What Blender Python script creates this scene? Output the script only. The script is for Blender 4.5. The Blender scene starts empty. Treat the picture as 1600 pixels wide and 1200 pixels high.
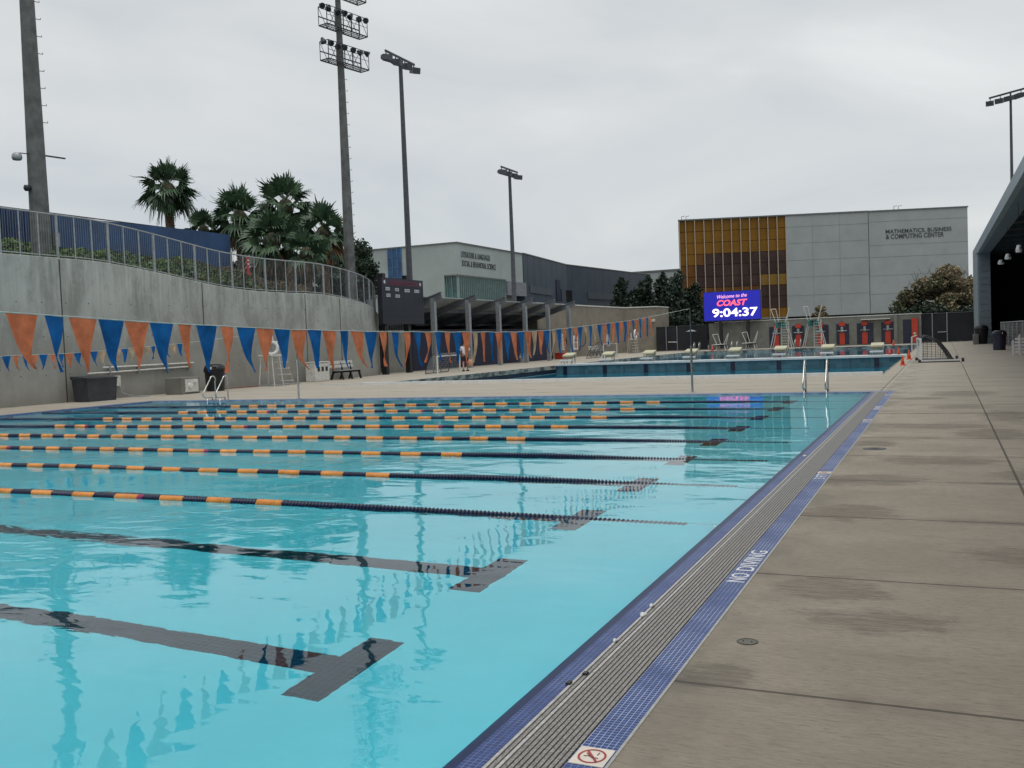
import bpy, math, random
import numpy as np
from mathutils import Matrix, Vector
random.seed(7); rng = np.random.default_rng(7)
sc = bpy.context.scene
COL = sc.collection

# ------------------------------------------------------------------ camera
F = 1487.0; H = 1.5
RW = np.array([[0.91003682, 0.01751879, 0.41415706],
               [0.41271522, 0.0550287, -0.90919634],
               [-0.03871854, 0.99833107, 0.04284787]])
cam = bpy.data.cameras.new('camera'); co = bpy.data.objects.new('camera', cam); COL.objects.link(co)
cam.sensor_fit = 'HORIZONTAL'; cam.sensor_width = 36.0; cam.lens = F / 1600 * 36.0
cam.clip_start = 0.05; cam.clip_end = 2500
M4 = Matrix.Identity(4)
for i in range(3):
    for j in range(3): M4[i][j] = float(RW[i, j])
M4[2][3] = H
co.matrix_world = M4
sc.camera = co
sc.render.resolution_x = 1024; sc.render.resolution_y = 768
# ------------------------------------------------------------------ sky and sun
EL, AZ = math.radians(74), math.radians(130)
w = bpy.data.worlds.new('World'); sc.world = w; w.use_nodes = True
nt = w.node_tree; nt.nodes.clear()
def N(nt, t, **k):
    n = nt.nodes.new(t)
    for a, b in k.items(): setattr(n, a, b)
    return n
def ramp(nt, stops):
    r = N(nt, 'ShaderNodeValToRGB'); e = r.color_ramp.elements
    while len(e) < len(stops): e.new(0.5)
    for i, (p, c) in enumerate(stops):
        e[i].position = p; e[i].color = (*c, 1) if len(c) == 3 else c
    return r
L = nt.links
out = N(nt, 'ShaderNodeOutputWorld'); bg = N(nt, 'ShaderNodeBackground'); bg.inputs[1].default_value = 0.1
sky = N(nt, 'ShaderNodeTexSky', sky_type='NISHITA', sun_disc=False, sun_elevation=EL, sun_rotation=AZ)
tc = N(nt, 'ShaderNodeTexCoord'); mp = N(nt, 'ShaderNodeMapping'); mp.inputs['Scale'].default_value = (1.0, 1.0, 2.6)
mp.inputs['Location'].default_value = (3.1, 1.7, 0.4)
nz = N(nt, 'ShaderNodeTexNoise'); nz.inputs['Scale'].default_value = 2.3; nz.inputs['Detail'].default_value = 6; nz.inputs['Roughness'].default_value = 0.5
nz.inputs['Distortion'].default_value = 0.5
rp = ramp(nt, [(0.34, (5.9, 6.3, 6.7)), (0.47, (6.8, 7.1, 7.2)), (0.56, (7.4, 7.6, 7.6)), (0.70, (8.9, 9.0, 8.95))])
for e in rp.color_ramp.elements: pass
mx = N(nt, 'ShaderNodeMix', data_type='RGBA'); mx.inputs[0].default_value = 0.9
L.new(tc.outputs['Generated'], mp.inputs[0]); L.new(mp.outputs[0], nz.inputs[0]); L.new(nz.outputs[0], rp.inputs[0])
L.new(sky.outputs[0], mx.inputs[6]); L.new(rp.outputs[0], mx.inputs[7]); L.new(mx.outputs[2], bg.inputs[0]); L.new(bg.outputs[0], out.inputs[0])
sl = bpy.data.lights.new('sun', 'SUN'); sl.energy = 1.3; sl.angle = math.radians(40); sl.color = (1, .97, .92)
so = bpy.data.objects.new('sun', sl); COL.objects.link(so); so.rotation_euler = (math.radians(16), 0, math.radians(50))
sc.view_settings.view_transform = 'Standard'; sc.view_settings.look = 'None'; sc.view_settings.exposure = 0; sc.view_settings.gamma = 1
sc.render.engine = 'CYCLES'; sc.cycles.max_bounces = 10; sc.cycles.transmission_bounces = 8; sc.cycles.use_denoising = True
sc.cycles.sample_clamp_indirect = 4

# ------------------------------------------------------------------ pixel to place (photo 1600 x 1200)
def ray(x, y): return RW @ np.array([x - 800, 600 - y, -F]) / F
def g(x, y, z=0):
    r = ray(x, y); t = (z - H) / r[2]; return (float(r[0] * t), float(r[1] * t), z)
def aX(x, y, X): r = ray(x, y); t = X / r[0]; return (X, float(r[1] * t), float(H + r[2] * t))
def aY(x, y, Y): r = ray(x, y); t = Y / r[1]; return (float(r[0] * t), Y, float(H + r[2] * t))

# ------------------------------------------------------------------ materials
MATS = {}
def lin(c): return tuple(((v / 255) / 12.92 if v / 255 <= .04045 else ((v / 255 + .055) / 1.055) ** 2.4) for v in c)
def mat(name, col, rough=.6, var=.12, scale=3., metal=0., bump=0., bscale=None, spec=.5, col2=None, stretch=(1, 1, 1), detail=5, emit=None, coat=0.):
    if name in MATS: return MATS[name]
    m = bpy.data.materials.new(name); m.use_nodes = True; nt = m.node_tree; b = nt.nodes['Principled BSDF']; L = nt.links
    b.inputs['Roughness'].default_value = rough; b.inputs['Metallic'].default_value = metal; b.inputs['Specular IOR Level'].default_value = spec
    b.inputs['Coat Weight'].default_value = coat
    tc = N(nt, 'ShaderNodeTexCoord'); mp = N(nt, 'ShaderNodeMapping'); mp.inputs['Scale'].default_value = stretch
    g_ = N(nt, 'ShaderNodeNewGeometry'); L.new(g_.outputs['Position'], mp.inputs[0])
    nz = N(nt, 'ShaderNodeTexNoise'); nz.inputs['Scale'].default_value = scale; nz.inputs['Detail'].default_value = detail; nz.inputs['Roughness'].default_value = .6
    L.new(mp.outputs[0], nz.inputs[0])
    c2 = col2 or tuple(c * (1 - 2 * var) for c in col)
    c1 = col if col2 else tuple(min(1, c * (1 + var)) for c in col)
    r = ramp(nt, [(.33, c2), (.67, c1)])
    L.new(nz.outputs[0], r.inputs[0]); L.new(r.outputs[0], b.inputs['Base Color'])
    if bump:
        n2 = N(nt, 'ShaderNodeTexNoise'); n2.inputs['Scale'].default_value = bscale or scale * 8; n2.inputs['Detail'].default_value = 4
        L.new(mp.outputs[0], n2.inputs[0]); bp = N(nt, 'ShaderNodeBump'); bp.inputs['Distance'].default_value = bump
        L.new(n2.outputs[0], bp.inputs['Height']); L.new(bp.outputs[0], b.inputs['Normal'])
    if emit:
        b.inputs['Emission Color'].default_value = (*emit[0], 1); b.inputs['Emission Strength'].default_value = emit[1]
    MATS[name] = m; return m
def math_(nt, op, a, b=None, c=None):
    n = N(nt, 'ShaderNodeMath', operation=op)
    for i, v in enumerate((a, b, c)):
        if v is None: continue
        if isinstance(v, (int, float)): n.inputs[i].default_value = v
        else: nt.links.new(v, n.inputs[i])
    return n.outputs[0]
def mixc(nt, f, a, b, mode='MIX'):
    n = N(nt, 'ShaderNodeMix', data_type='RGBA', blend_type=mode)
    for i, v in ((0, f), (6, a), (7, b)):
        if isinstance(v, (int, float)): n.inputs[i].default_value = v
        elif isinstance(v, tuple): n.inputs[i].default_value = (*v, 1)
        else: nt.links.new(v, n.inputs[i])
    return n.outputs[2]
def noise(nt, vec, scale, detail=4, rough=.6, dist=0.):
    n = N(nt, 'ShaderNodeTexNoise'); n.inputs['Scale'].default_value = scale; n.inputs['Detail'].default_value = detail
    n.inputs['Roughness'].default_value = rough; n.inputs['Distortion'].default_value = dist; nt.links.new(vec, n.inputs[0]); return n.outputs[0]
def mapping(nt, vec, scale=(1, 1, 1), loc=(0, 0, 0), rot=(0, 0, 0)):
    m = N(nt, 'ShaderNodeMapping'); m.inputs['Scale'].default_value = scale; m.inputs['Location'].default_value = loc; m.inputs['Rotation'].default_value = rot
    nt.links.new(vec, m.inputs[0]); return m.outputs[0]
def smooth(nt, v, a, b):
    n = N(nt, 'ShaderNodeMapRange', interpolation_type='SMOOTHSTEP'); nt.links.new(v, n.inputs[0])
    n.inputs[1].default_value = a; n.inputs[2].default_value = b; return n.outputs[0]
def fresh(name):
    m = bpy.data.materials.new(name); m.use_nodes = True; nt = m.node_tree; b = nt.nodes['Principled BSDF']
    p = N(nt, 'ShaderNodeNewGeometry').outputs['Position']; MATS[name] = m
    s = N(nt, 'ShaderNodeSeparateXYZ'); nt.links.new(p, s.inputs[0])
    return m, nt, b, p, s.outputs
def line_mask(nt, coord, start, pitch, width):
    """1 on lines of the given width at start + k * pitch"""
    t = math_(nt, 'SUBTRACT', coord, start - pitch / 2); t = math_(nt, 'MODULO', math_(nt, 'ADD', t, 1000 * pitch), pitch)
    t = math_(nt, 'ABSOLUTE', math_(nt, 'SUBTRACT', t, pitch / 2)); return math_(nt, 'LESS_THAN', t, width / 2)

def deck_material():
    m, nt, b, p, s = fresh('deck_concrete'); L = nt.links
    broom = noise(nt, mapping(nt, p, (4, 75, 1)), 1, 5, .75)
    streak = noise(nt, mapping(nt, p, (3.2, 34, 1)), 1, 6, .8)
    blotch = noise(nt, mapping(nt, p, (1, 1.6, 1)), .8, 6, .62)
    stain = noise(nt, mapping(nt, p, (.7, 2.6, 1)), 1.3, 5, .6, .4)
    c = mixc(nt, smooth(nt, blotch, .32, .68), (.300, .258, .205), (.395, .342, .276))
    c = mixc(nt, math_(nt, 'MULTIPLY', smooth(nt, streak, .52, .70), .55), c, (.19, .165, .13))
    grit = noise(nt, mapping(nt, p, (13, 80, 1)), 1, 4, .85)
    c = mixc(nt, math_(nt, 'MULTIPLY', smooth(nt, grit, .53, .62), .8), c, (.125, .105, .08))
    c = mixc(nt, math_(nt, 'MULTIPLY', smooth(nt, grit, .46, .34), .45), c, (.55, .50, .41))
    c = mixc(nt, math_(nt, 'MULTIPLY', smooth(nt, broom, .5, .70), .6), c, (.145, .125, .10))
    c = mixc(nt, math_(nt, 'MULTIPLY', smooth(nt, broom, .48, .25), .3), c, (.47, .44, .39))
    c = mixc(nt, math_(nt, 'MULTIPLY', smooth(nt, stain, .56, .72), .42), c, (.15, .13, .10))
    # far deck lightened: grazing reflection painted into the colour
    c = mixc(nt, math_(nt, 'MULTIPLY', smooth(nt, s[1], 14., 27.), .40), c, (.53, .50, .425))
    c = mixc(nt, math_(nt, 'MULTIPLY', smooth(nt, s[1], 14., 6.), .34), c, (.20, .165, .125))  # deck tone darkens towards the camera
    t = math_(nt, 'MODULO', math_(nt, 'ADD', s[1], 1001.0), 2.0); t = math_(nt, 'ABSOLUTE', math_(nt, 'SUBTRACT', t, 1.0))
    # distance to the joints that run across the deck at even metres
    dj = math_(nt, 'SUBTRACT', 1.0, t)
    dj = math_(nt, 'ABSOLUTE', math_(nt, 'SUBTRACT', math_(nt, 'MODULO', math_(nt, 'ADD', s[1], 1001.0 + .0), 2.0), 1.0))
    wob = noise(nt, mapping(nt, p, (3, 3, 1)), 2., 3)
    near = smooth(nt, dj, .16, .0); near = math_(nt, 'MULTIPLY', near, smooth(nt, noise(nt, mapping(nt, p, (.6, .2, 1), (4, 2, 0)), 1.7, 4), .42, .66))
    edge = math_(nt, 'MULTIPLY', smooth(nt, s[0], -.55, -1.11), math_(nt, 'GREATER_THAN', s[0], -1.3))
    edge = math_(nt, 'MULTIPLY', edge, smooth(nt, noise(nt, mapping(nt, p, (1.5, .9, 1), (7, 1, 0)), 1.4, 5), .42, .62))
    c = mixc(nt, math_(nt, 'MULTIPLY', near, .8), c, (.10, .088, .072))  # dirt gathers by the joints
    c = mixc(nt, math_(nt, 'MULTIPLY', edge, .55), c, (.13, .13, .105))
    jd = math_(nt, 'ADD', dj, math_(nt, 'MULTIPLY', math_(nt, 'SUBTRACT', wob, .5), .004))
    j1 = smooth(nt, jd, .011, .005)
    jx = math_(nt, 'ABSOLUTE', math_(nt, 'SUBTRACT', s[0], .62)); jx2 = math_(nt, 'ABSOLUTE', math_(nt, 'ADD', s[0], 1.42)); jx2 = math_(nt, 'ADD', jx2, math_(nt, 'LESS_THAN', s[1], 24.4))
    j2 = smooth(nt, math_(nt, 'MINIMUM', jx, jx2), .013, .006)
    jj = math_(nt, 'MAXIMUM', j1, j2)
    c = mixc(nt, math_(nt, 'MULTIPLY', jj, .85), c, (.03, .027, .024))
    sl_ = N(nt, 'ShaderNodeTexWhiteNoise', noise_dimensions='2D'); cv = N(nt, 'ShaderNodeCombineXYZ')
    L.new(math_(nt, 'FLOOR', math_(nt, 'DIVIDE', s[1], 2.0)), cv.inputs[0]); L.new(math_(nt, 'GREATER_THAN', s[0], .62), cv.inputs[1]); L.new(cv.outputs[0], sl_.inputs[0])
    c = mixc(nt, math_(nt, 'MULTIPLY', sl_.outputs[0], .14), c, (.16, .14, .115))
    c = mixc(nt, .12, c, (.55, .49, .42))
    wob2 = math_(nt, 'SUBTRACT', noise(nt, mapping(nt, p, (1.2, 2.6, 1), (1, 9, 3)), 2.2, 9, .82), .5)
    damp = None
    for (ex, ey, rx, ry) in [(-.75, 10.05, .55, .42), (-.78, 8.2, .42, .38), (-.2, 15.7, .9, .45), (.35, 23.2, .7, 1.1), (.55, 14.6, .5, .8), (-.62, 5.75, .34, .30), (-.1, 11.6, .7, .35), (-.35, 5.15, .45, .22), (.25, 19.4, .55, .6), (.95, 17.5, .45, 1.2), (.9, 10.6, .5, .5), (-.85, 13.3, .28, .4), (-.95, 4.1, .18, .2), (.45, 6.8, .4, .3), (-.5, 21.8, .6, .4)]:
        d2 = math_(nt, 'ADD', math_(nt, 'POWER', math_(nt, 'DIVIDE', math_(nt, 'SUBTRACT', s[0], ex), rx), 2), math_(nt, 'POWER', math_(nt, 'DIVIDE', math_(nt, 'SUBTRACT', s[1], ey), ry), 2))
        v_ = smooth(nt, math_(nt, 'ADD', d2, math_(nt, 'MULTIPLY', wob2, 5.5)), 1.25, .35); damp = v_ if damp is None else math_(nt, 'MAXIMUM', damp, v_)
    c = mixc(nt, math_(nt, 'MULTIPLY', math_(nt, 'MULTIPLY', damp, smooth(nt, streak, .30, .60)), .62), c, (.115, .102, .085))
    vo = N(nt, 'ShaderNodeTexVoronoi', feature='F1'); vo.inputs['Scale'].default_value = 3.2; L.new(p, vo.inputs[0])
    vr = N(nt, 'ShaderNodeSeparateColor'); L.new(vo.outputs['Color'], vr.inputs[0])
    spot = math_(nt, 'MULTIPLY', math_(nt, 'LESS_THAN', vo.outputs['Distance'], math_(nt, 'MULTIPLY', vr.outputs[0], .022)), math_(nt, 'GREATER_THAN', vr.outputs[1], .72))
    c = mixc(nt, math_(nt, 'MULTIPLY', spot, .75), c, (.035, .03, .026))
    spot2 = math_(nt, 'MULTIPLY', math_(nt, 'LESS_THAN', vo.outputs['Distance'], math_(nt, 'MULTIPLY', vr.outputs[2], .018)), math_(nt, 'LESS_THAN', vr.outputs[1], .16))
    c = mixc(nt, math_(nt, 'MULTIPLY', spot2, .7), c, (.62, .58, .5))
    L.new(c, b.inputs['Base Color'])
    b.inputs['Roughness'].default_value = .85; b.inputs['Specular IOR Level'].default_value = .25
    bp = N(nt, 'ShaderNodeBump'); bp.inputs['Distance'].default_value = .004
    h = math_(nt, 'SUBTRACT', math_(nt, 'ADD', broom, streak), math_(nt, 'MULTIPLY', jj, 3.)); L.new(h, bp.inputs['Height']); L.new(bp.outputs[0], b.inputs['Normal'])
    return m
def wall_material():
    m, nt, b, p, s = fresh('cast_concrete'); L = nt.links
    a = noise(nt, mapping(nt, p, (1, 1, .55)), .9, 7, .62, .3); v = noise(nt, mapping(nt, p, (1, 3.2, .22)), 1.1, 6, .6)
    f = noise(nt, p, 14, 5, .7)
    c = mixc(nt, smooth(nt, a, .33, .68), (.24, .25, .235), (.44, .46, .44))
    c = mixc(nt, math_(nt, 'MULTIPLY', smooth(nt, v, .55, .75), .22), c, (.50, .50, .46))
    pb = noise(nt, mapping(nt, p, (1, 1.3, .9), (3, 8, 1)), 1.5, 7, .65, .8)
    c = mixc(nt, math_(nt, 'MULTIPLY', smooth(nt, pb, .50, .66), .45), c, (.50, .515, .49))
    c = mixc(nt, math_(nt, 'MULTIPLY', smooth(nt, pb, .46, .32), .45), c, (.19, .185, .165))
    low = math_(nt, 'MULTIPLY', smooth(nt, math_(nt, 'ADD', s[2], math_(nt, 'MULTIPLY', a, 1.6)), 3.7, 2.4), .55); c = mixc(nt, low, c, (.245, .225, .185))
    c = mixc(nt, math_(nt, 'MULTIPLY', smooth(nt, v, .45, .28), .22), c, (.17, .17, .155))
    c = mixc(nt, math_(nt, 'MULTIPLY', smooth(nt, noise(nt, mapping(nt, p, (1, 1, 1), (9, 4, 2)), 2.3, 5, .6, .8), .6, .75), .45), c, (.16, .16, .15))
    c = mixc(nt, .3, c, mixc(nt, f, (.2, .2, .19), (.42, .42, .39)))
    # efflorescence runs just under the top of the wall
    top = smooth(nt, s[2], 2.6, 4.6)
    c = mixc(nt, math_(nt, 'MULTIPLY', math_(nt, 'MULTIPLY', top, smooth(nt, v, .42, .66)), .5), c, (.58, .60, .56))
    # darker band at the foot
    c = mixc(nt, math_(nt, 'MULTIPLY', smooth(nt, s[2], .5, .0), .35), c, (.16, .15, .13))
    L.new(c, b.inputs['Base Color']); b.inputs['Roughness'].default_value = .85; b.inputs['Specular IOR Level'].default_value = .25
    bp = N(nt, 'ShaderNodeBump'); bp.inputs['Distance'].default_value = .01; L.new(f, bp.inputs['Height']); L.new(bp.outputs[0], b.inputs['Normal'])
    return m
def tile_material(name, col, grout, pitch, gw, x0=0., rough=.25, axes=(0, 1), amt=.9):
    m, nt, b, p, s = fresh(name); L = nt.links
    l = math_(nt, 'MAXIMUM', line_mask(nt, s[axes[0]], x0, pitch, gw), line_mask(nt, s[axes[1]], 0, pitch, gw))
    cell = N(nt, 'ShaderNodeTexWhiteNoise', noise_dimensions='2D'); cv = N(nt, 'ShaderNodeCombineXYZ')
    L.new(math_(nt, 'FLOOR', math_(nt, 'DIVIDE', math_(nt, 'SUBTRACT', s[axes[0]], x0 - 50 * pitch), pitch)), cv.inputs[0]); L.new(math_(nt, 'FLOOR', math_(nt, 'DIVIDE', math_(nt, 'ADD', s[axes[1]], 50 * pitch), pitch)), cv.inputs[1])
    L.new(cv.outputs[0], cell.inputs[0])
    c = mixc(nt, cell.outputs[0], tuple(v * .8 for v in col), tuple(min(1, v * 1.2) for v in col))
    wear = smooth(nt, noise(nt, p, 3.0, 4), .35, .6)
    c = mixc(nt, math_(nt, 'MULTIPLY', math_(nt, 'MULTIPLY', l, math_(nt, 'ADD', math_(nt, 'MULTIPLY', wear, .6), .4)), amt), c, grout)
    b.inputs['Specular IOR Level'].default_value = .22; L.new(c, b.inputs['Base Color']); b.inputs['Roughness'].default_value = rough
    bp = N(nt, 'ShaderNodeBump'); bp.inputs['Distance'].default_value = .0012; L.new(math_(nt, 'SUBTRACT', 1., l), bp.inputs['Height']); L.new(bp.outputs[0], b.inputs['Normal'])
    return m
def water_material(name, absorb, dens, amp=1.):
    m, nt, b, p, s = fresh(name); L = nt.links
    b.inputs['Transmission Weight'].default_value = 1; b.inputs['IOR'].default_value = 1.33; b.inputs['Roughness'].default_value = 0.0
    b.inputs['Base Color'].default_value = (1, 1, 1, 1)
    w1 = noise(nt, mapping(nt, p, (.75, 1.4, 1), rot=(0, 0, .35)), 1.0, 3, .45, .45)
    w2 = noise(nt, mapping(nt, p, (2.4, 5.0, 1), rot=(0, 0, -.3)), 1.0, 2, .5, .6)
    w3 = noise(nt, mapping(nt, p, (9, 20, 1), rot=(0, 0, .1)), 1.0, 3, .5, .2)
    pat = smooth(nt, noise(nt, mapping(nt, p, (.30, .42, 1), (2.3, 5.1, 0)), 1.0, 3, .5, .4), .46, .62)
    far = smooth(nt, s[0], -2.5, -7.5)
    k2 = math_(nt, 'ADD', math_(nt, 'MULTIPLY', pat, math_(nt, 'ADD', math_(nt, 'MULTIPLY', far, 1.05), .16)), .09)
    h = math_(nt, 'ADD', math_(nt, 'MULTIPLY', w1, .0135 * amp), math_(nt, 'MULTIPLY', math_(nt, 'MULTIPLY', w2, k2), .0105 * amp))
    h = math_(nt, 'ADD', h, math_(nt, 'MULTIPLY', math_(nt, 'MULTIPLY', w3, math_(nt, 'ADD', math_(nt, 'MULTIPLY', k2, .6), .05)), .0019 * amp))
    h = math_(nt, 'MULTIPLY', h, math_(nt, 'SUBTRACT', 1.0, math_(nt, 'MULTIPLY', smooth(nt, s[1], 12., 22.), .72)))
    bp = N(nt, 'ShaderNodeBump'); bp.inputs['Distance'].default_value = 1; bp.inputs['Strength'].default_value = 1
    L.new(h, bp.inputs['Height']); L.new(bp.outputs[0], b.inputs['Normal'])
    va = N(nt, 'ShaderNodeVolumeAbsorption'); va.inputs[0].default_value = (*absorb, 1); va.inputs[1].default_value = dens
    L.new(va.outputs[0], nt.nodes['Material Output'].inputs['Volume'])
    return m

def nylon(name, col):
    m = mat(name, col, .5, .2, 5, spec=.3); nt = m.node_tree; b = nt.nodes['Principled BSDF']; tr = N(nt, 'ShaderNodeBsdfTranslucent'); mx = N(nt, 'ShaderNodeMixShader'); mx.inputs[0].default_value = .42
    src = b.inputs['Base Color'].links[0].from_socket; nt.links.new(src, tr.inputs[0]); nt.links.new(b.outputs[0], mx.inputs[1]); nt.links.new(tr.outputs[0], mx.inputs[2]); nt.links.new(mx.outputs[0], nt.nodes['Material Output'].inputs[0]); return m
M = dict(
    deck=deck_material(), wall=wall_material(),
    tile=tile_material('blue_mosaic', (.024, .056, .20), (.62, .70, .92), .0235, .0024, -1.25, .38),
    tile2=tile_material('blue_mosaic_wet', (.020, .050, .19), (.34, .42, .66), .0235, .0022, -1.52, .34),
    lip=mat('lip_tile', (.006, .020, .085), .35, .05, 3, spec=.2),
    plaster=mat('basin_plaster', (.93, .985, .99), .6, 0, 1.1, col2=(.84, .93, .955), detail=8),
    black=tile_material('lane_tile', (.012, .028, .045), (.09, .13, .16), .05, .004, 0, .5),
    navyT=mat('navy_tile', (.008, .012, .04), .3),
    water=water_material('pool_water', (.0, .90, .965), .68),
    water2=water_material('far_pool_water', (.0, .88, .95), .6, .8),
    grate=mat('grate_bar', (.30, .285, .265), .5, .35, 120, detail=3), grateL=mat('grate_bar_worn', (.50, .49, .47), .45, .15, 40), void=mat('channel_dark', (.006, .006, .007), .6),
    white=mat('white_paint', (.74, .75, .74), .4, .06, 6), whiteD=mat('white_weathered', (.62, .62, .58), .5, .12, 9),
    steel=mat('brushed_steel', (.62, .62, .60), .22, .1, 20, metal=1.), galv=mat('galvanised', (.36, .38, .39), .45, .12, 8, metal=.6),
    conpole=mat('spun_concrete', (.125, .128, .125), .8, .2, 2.5, bump=.004, bscale=40), polesteel=mat('pole_steel', (.075, .082, .095), .5, .15, 4, metal=.3),
    dark=mat('dark_metal', (.025, .027, .035), .45, .2, 8), black2=mat('black_plastic', (.012, .012, .015), .4, .2, 5),
    greyP=mat('grey_plastic', (.040, .043, .055), .5, .2, 3), navyP=mat('navy_plastic', (.018, .02, .045), .45, .2, 5),
    orangeF=nylon('orange_nylon', (.95, .22, .10)), blueF=nylon('blue_nylon', (.014, .13, .38)), peachF=nylon('faded_nylon', (.70, .42, .26)),
    orangeR=mat('orange_float', (.80, .32, .07), .4, .12, 8), navyR=mat('navy_float', (.004, .012, .052), .3, .2, 9), pinkR=mat('magenta_float', (.35, .02, .12), .35, .1, 9),
    beige=mat('beige_stucco', (.225, .200, .160), .85, .1, 1.2, bump=.004, bscale=25), greyst=mat('grey_block', (.19, .19, .168), .85, .12, 1.5, bump=.004, bscale=20),
    panel=mat('metal_panel', (.325, .360, .358), .6, .045, .35, spec=.3), panelL=mat('light_render', (.36, .41, .40), .8, .05, .4, spec=.3), trim=mat('roof_trim', (.13, .14, .14), .5, .1, 2),
    slate=mat('slate_cladding', (.042, .066, .095), .55, .08, .3), slate2=mat('slate_cladding_light', (.065, .085, .112), .55, .06, .3),
    glassG=mat('green_glass', (.035, .125, .12), .12, .25, .6, spec=.6), glassB=mat('blue_glass', (.01, .07, .20), .1, .3, .8), glassD=mat('dark_glass', (.02, .025, .035), .08, .3, .5),
    fin=mat('steel_fin', (.22, .32, .31), .4, .08, 2),
    gold=mat('amber_glass', (.220, .108, .016), .4, .10, .35, spec=.12), gold2=mat('gold_glass', (.21, .12, .014), .3, .06, .4, spec=.3), brown=mat('brown_glass', (.150, .065, .018), .4, .2, .35, spec=.12), plum=mat('plum_glass', (.058, .032, .028), .3, .2, .3, spec=.2),
    mull=mat('bronze_mullion', (.42, .36, .28), .4, .05, 2),
    navyW=mat('navy_windscreen', (.010, .015, .050), .6, .25, .8), blueW=mat('blue_windscreen', (.030, .075, .175), .7, .18, .6, bump=.02, bscale=1.5),
    mesh=mat('dark_windscreen', (.012, .014, .02), .7, .3, .6),
    bark=mat('palm_bark', (.16, .105, .075), .9, .3, 6, bump=.03, bscale=14), bark2=mat('tree_bark', (.09, .07, .05), .9, .3, 6, bump=.02, bscale=14),
    heart=mat('crown_heart', (.10, .085, .045), .9, .1, 3., col2=(.03, .04, .022)), frond=mat('palm_frond', (.085, .150, .072), .5, .1, 1.6, col2=(.022, .052, .032)), dead=mat('dead_frond', (.28, .19, .10), .8, .1, 2., col2=(.10, .07, .045)), deadO=mat('orange_dead_frond', (.34, .15, .06), .8, .1, 2., col2=(.16, .08, .04)),
    leafD=mat('dark_needles', (.020, .045, .024), .6, .1, .9, col2=(.006, .016, .009)), leafM=mat('broad_leaf', (.03, .06, .03), .55, .1, 1.3, col2=(.01, .024, .014)),
    leafA=mat('autumn_leaf', (.36, .28, .175), .7, .1, 1.4, col2=(.13, .115, .06)), leafG=mat('green_leaf', (.105, .125, .055), .7, .1, 1.2, col2=(.035, .052, .024)), ivy=mat('ivy_leaf', (.105, .165, .040), .6, .1, .7, col2=(.022, .058, .024)), ivyD=mat('dry_cover', (.15, .105, .070), .8, .1, .8, col2=(.055, .065, .03)),
    soil=mat('soil', (.035, .032, .022), .95, .2, 2.), ground=mat('ground_soil', (.14, .13, .11), .95, .15, .3),
    red=mat('red_fabric', (.55, .03, .035), .6, .2, 5), redor=mat('shower_orange', (.50, .045, .022), .5, .08, 3), coneC=mat('cone_orange', (.85, .11, .03), .45, .08, 6), pinkC=mat('cone_faded', (.85, .16, .14), .45, .05, 6),
    yellow=mat('cream_block', (.56, .53, .36), .5, .06, 6), cream=mat('cream_tile', (.78, .70, .60), .35, .06, 10), signred=mat('sign_red', (.38, .02, .02), .4, .1, 20),
    skin=mat('skin', (.42, .22, .14), .5, .05, 10), shirt=mat('white_cloth', (.70, .70, .74), .8, .08, 8), shorts=mat('dark_cloth', (.03, .022, .04), .8, .1, 8), hair=mat('hair', (.03, .02, .015), .6, .1, 20), tan=mat('tan_bag', (.62, .33, .22), .7, .1, 6),
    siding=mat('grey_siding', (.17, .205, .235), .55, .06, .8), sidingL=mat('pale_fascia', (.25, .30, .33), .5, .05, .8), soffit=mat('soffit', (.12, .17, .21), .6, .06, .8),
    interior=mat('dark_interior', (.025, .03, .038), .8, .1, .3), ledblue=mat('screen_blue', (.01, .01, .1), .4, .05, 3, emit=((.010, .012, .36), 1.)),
    ledwhite=mat('screen_white', (.8, .8, .8), .4, emit=((.98, .85, 1.0), 1.5)), ledpink=mat('screen_red', (.8, .1, .1), .4, emit=((1., .10, .14), 1.5)), ledrose=mat('screen_rose', (.8, .3, .5), .4, emit=((1., .45, .75), 1.)),
    letter=mat('dark_letter', (.05, .055, .07), .5), teal=mat('teal_paint', (.07, .20, .17), .6), hose=mat('brown_hose', (.22, .08, .05), .6), sbred=mat('board_red', (.17, .03, .06), .5), sbwhite=mat('board_label', (.55, .57, .62), .5),
)

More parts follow.
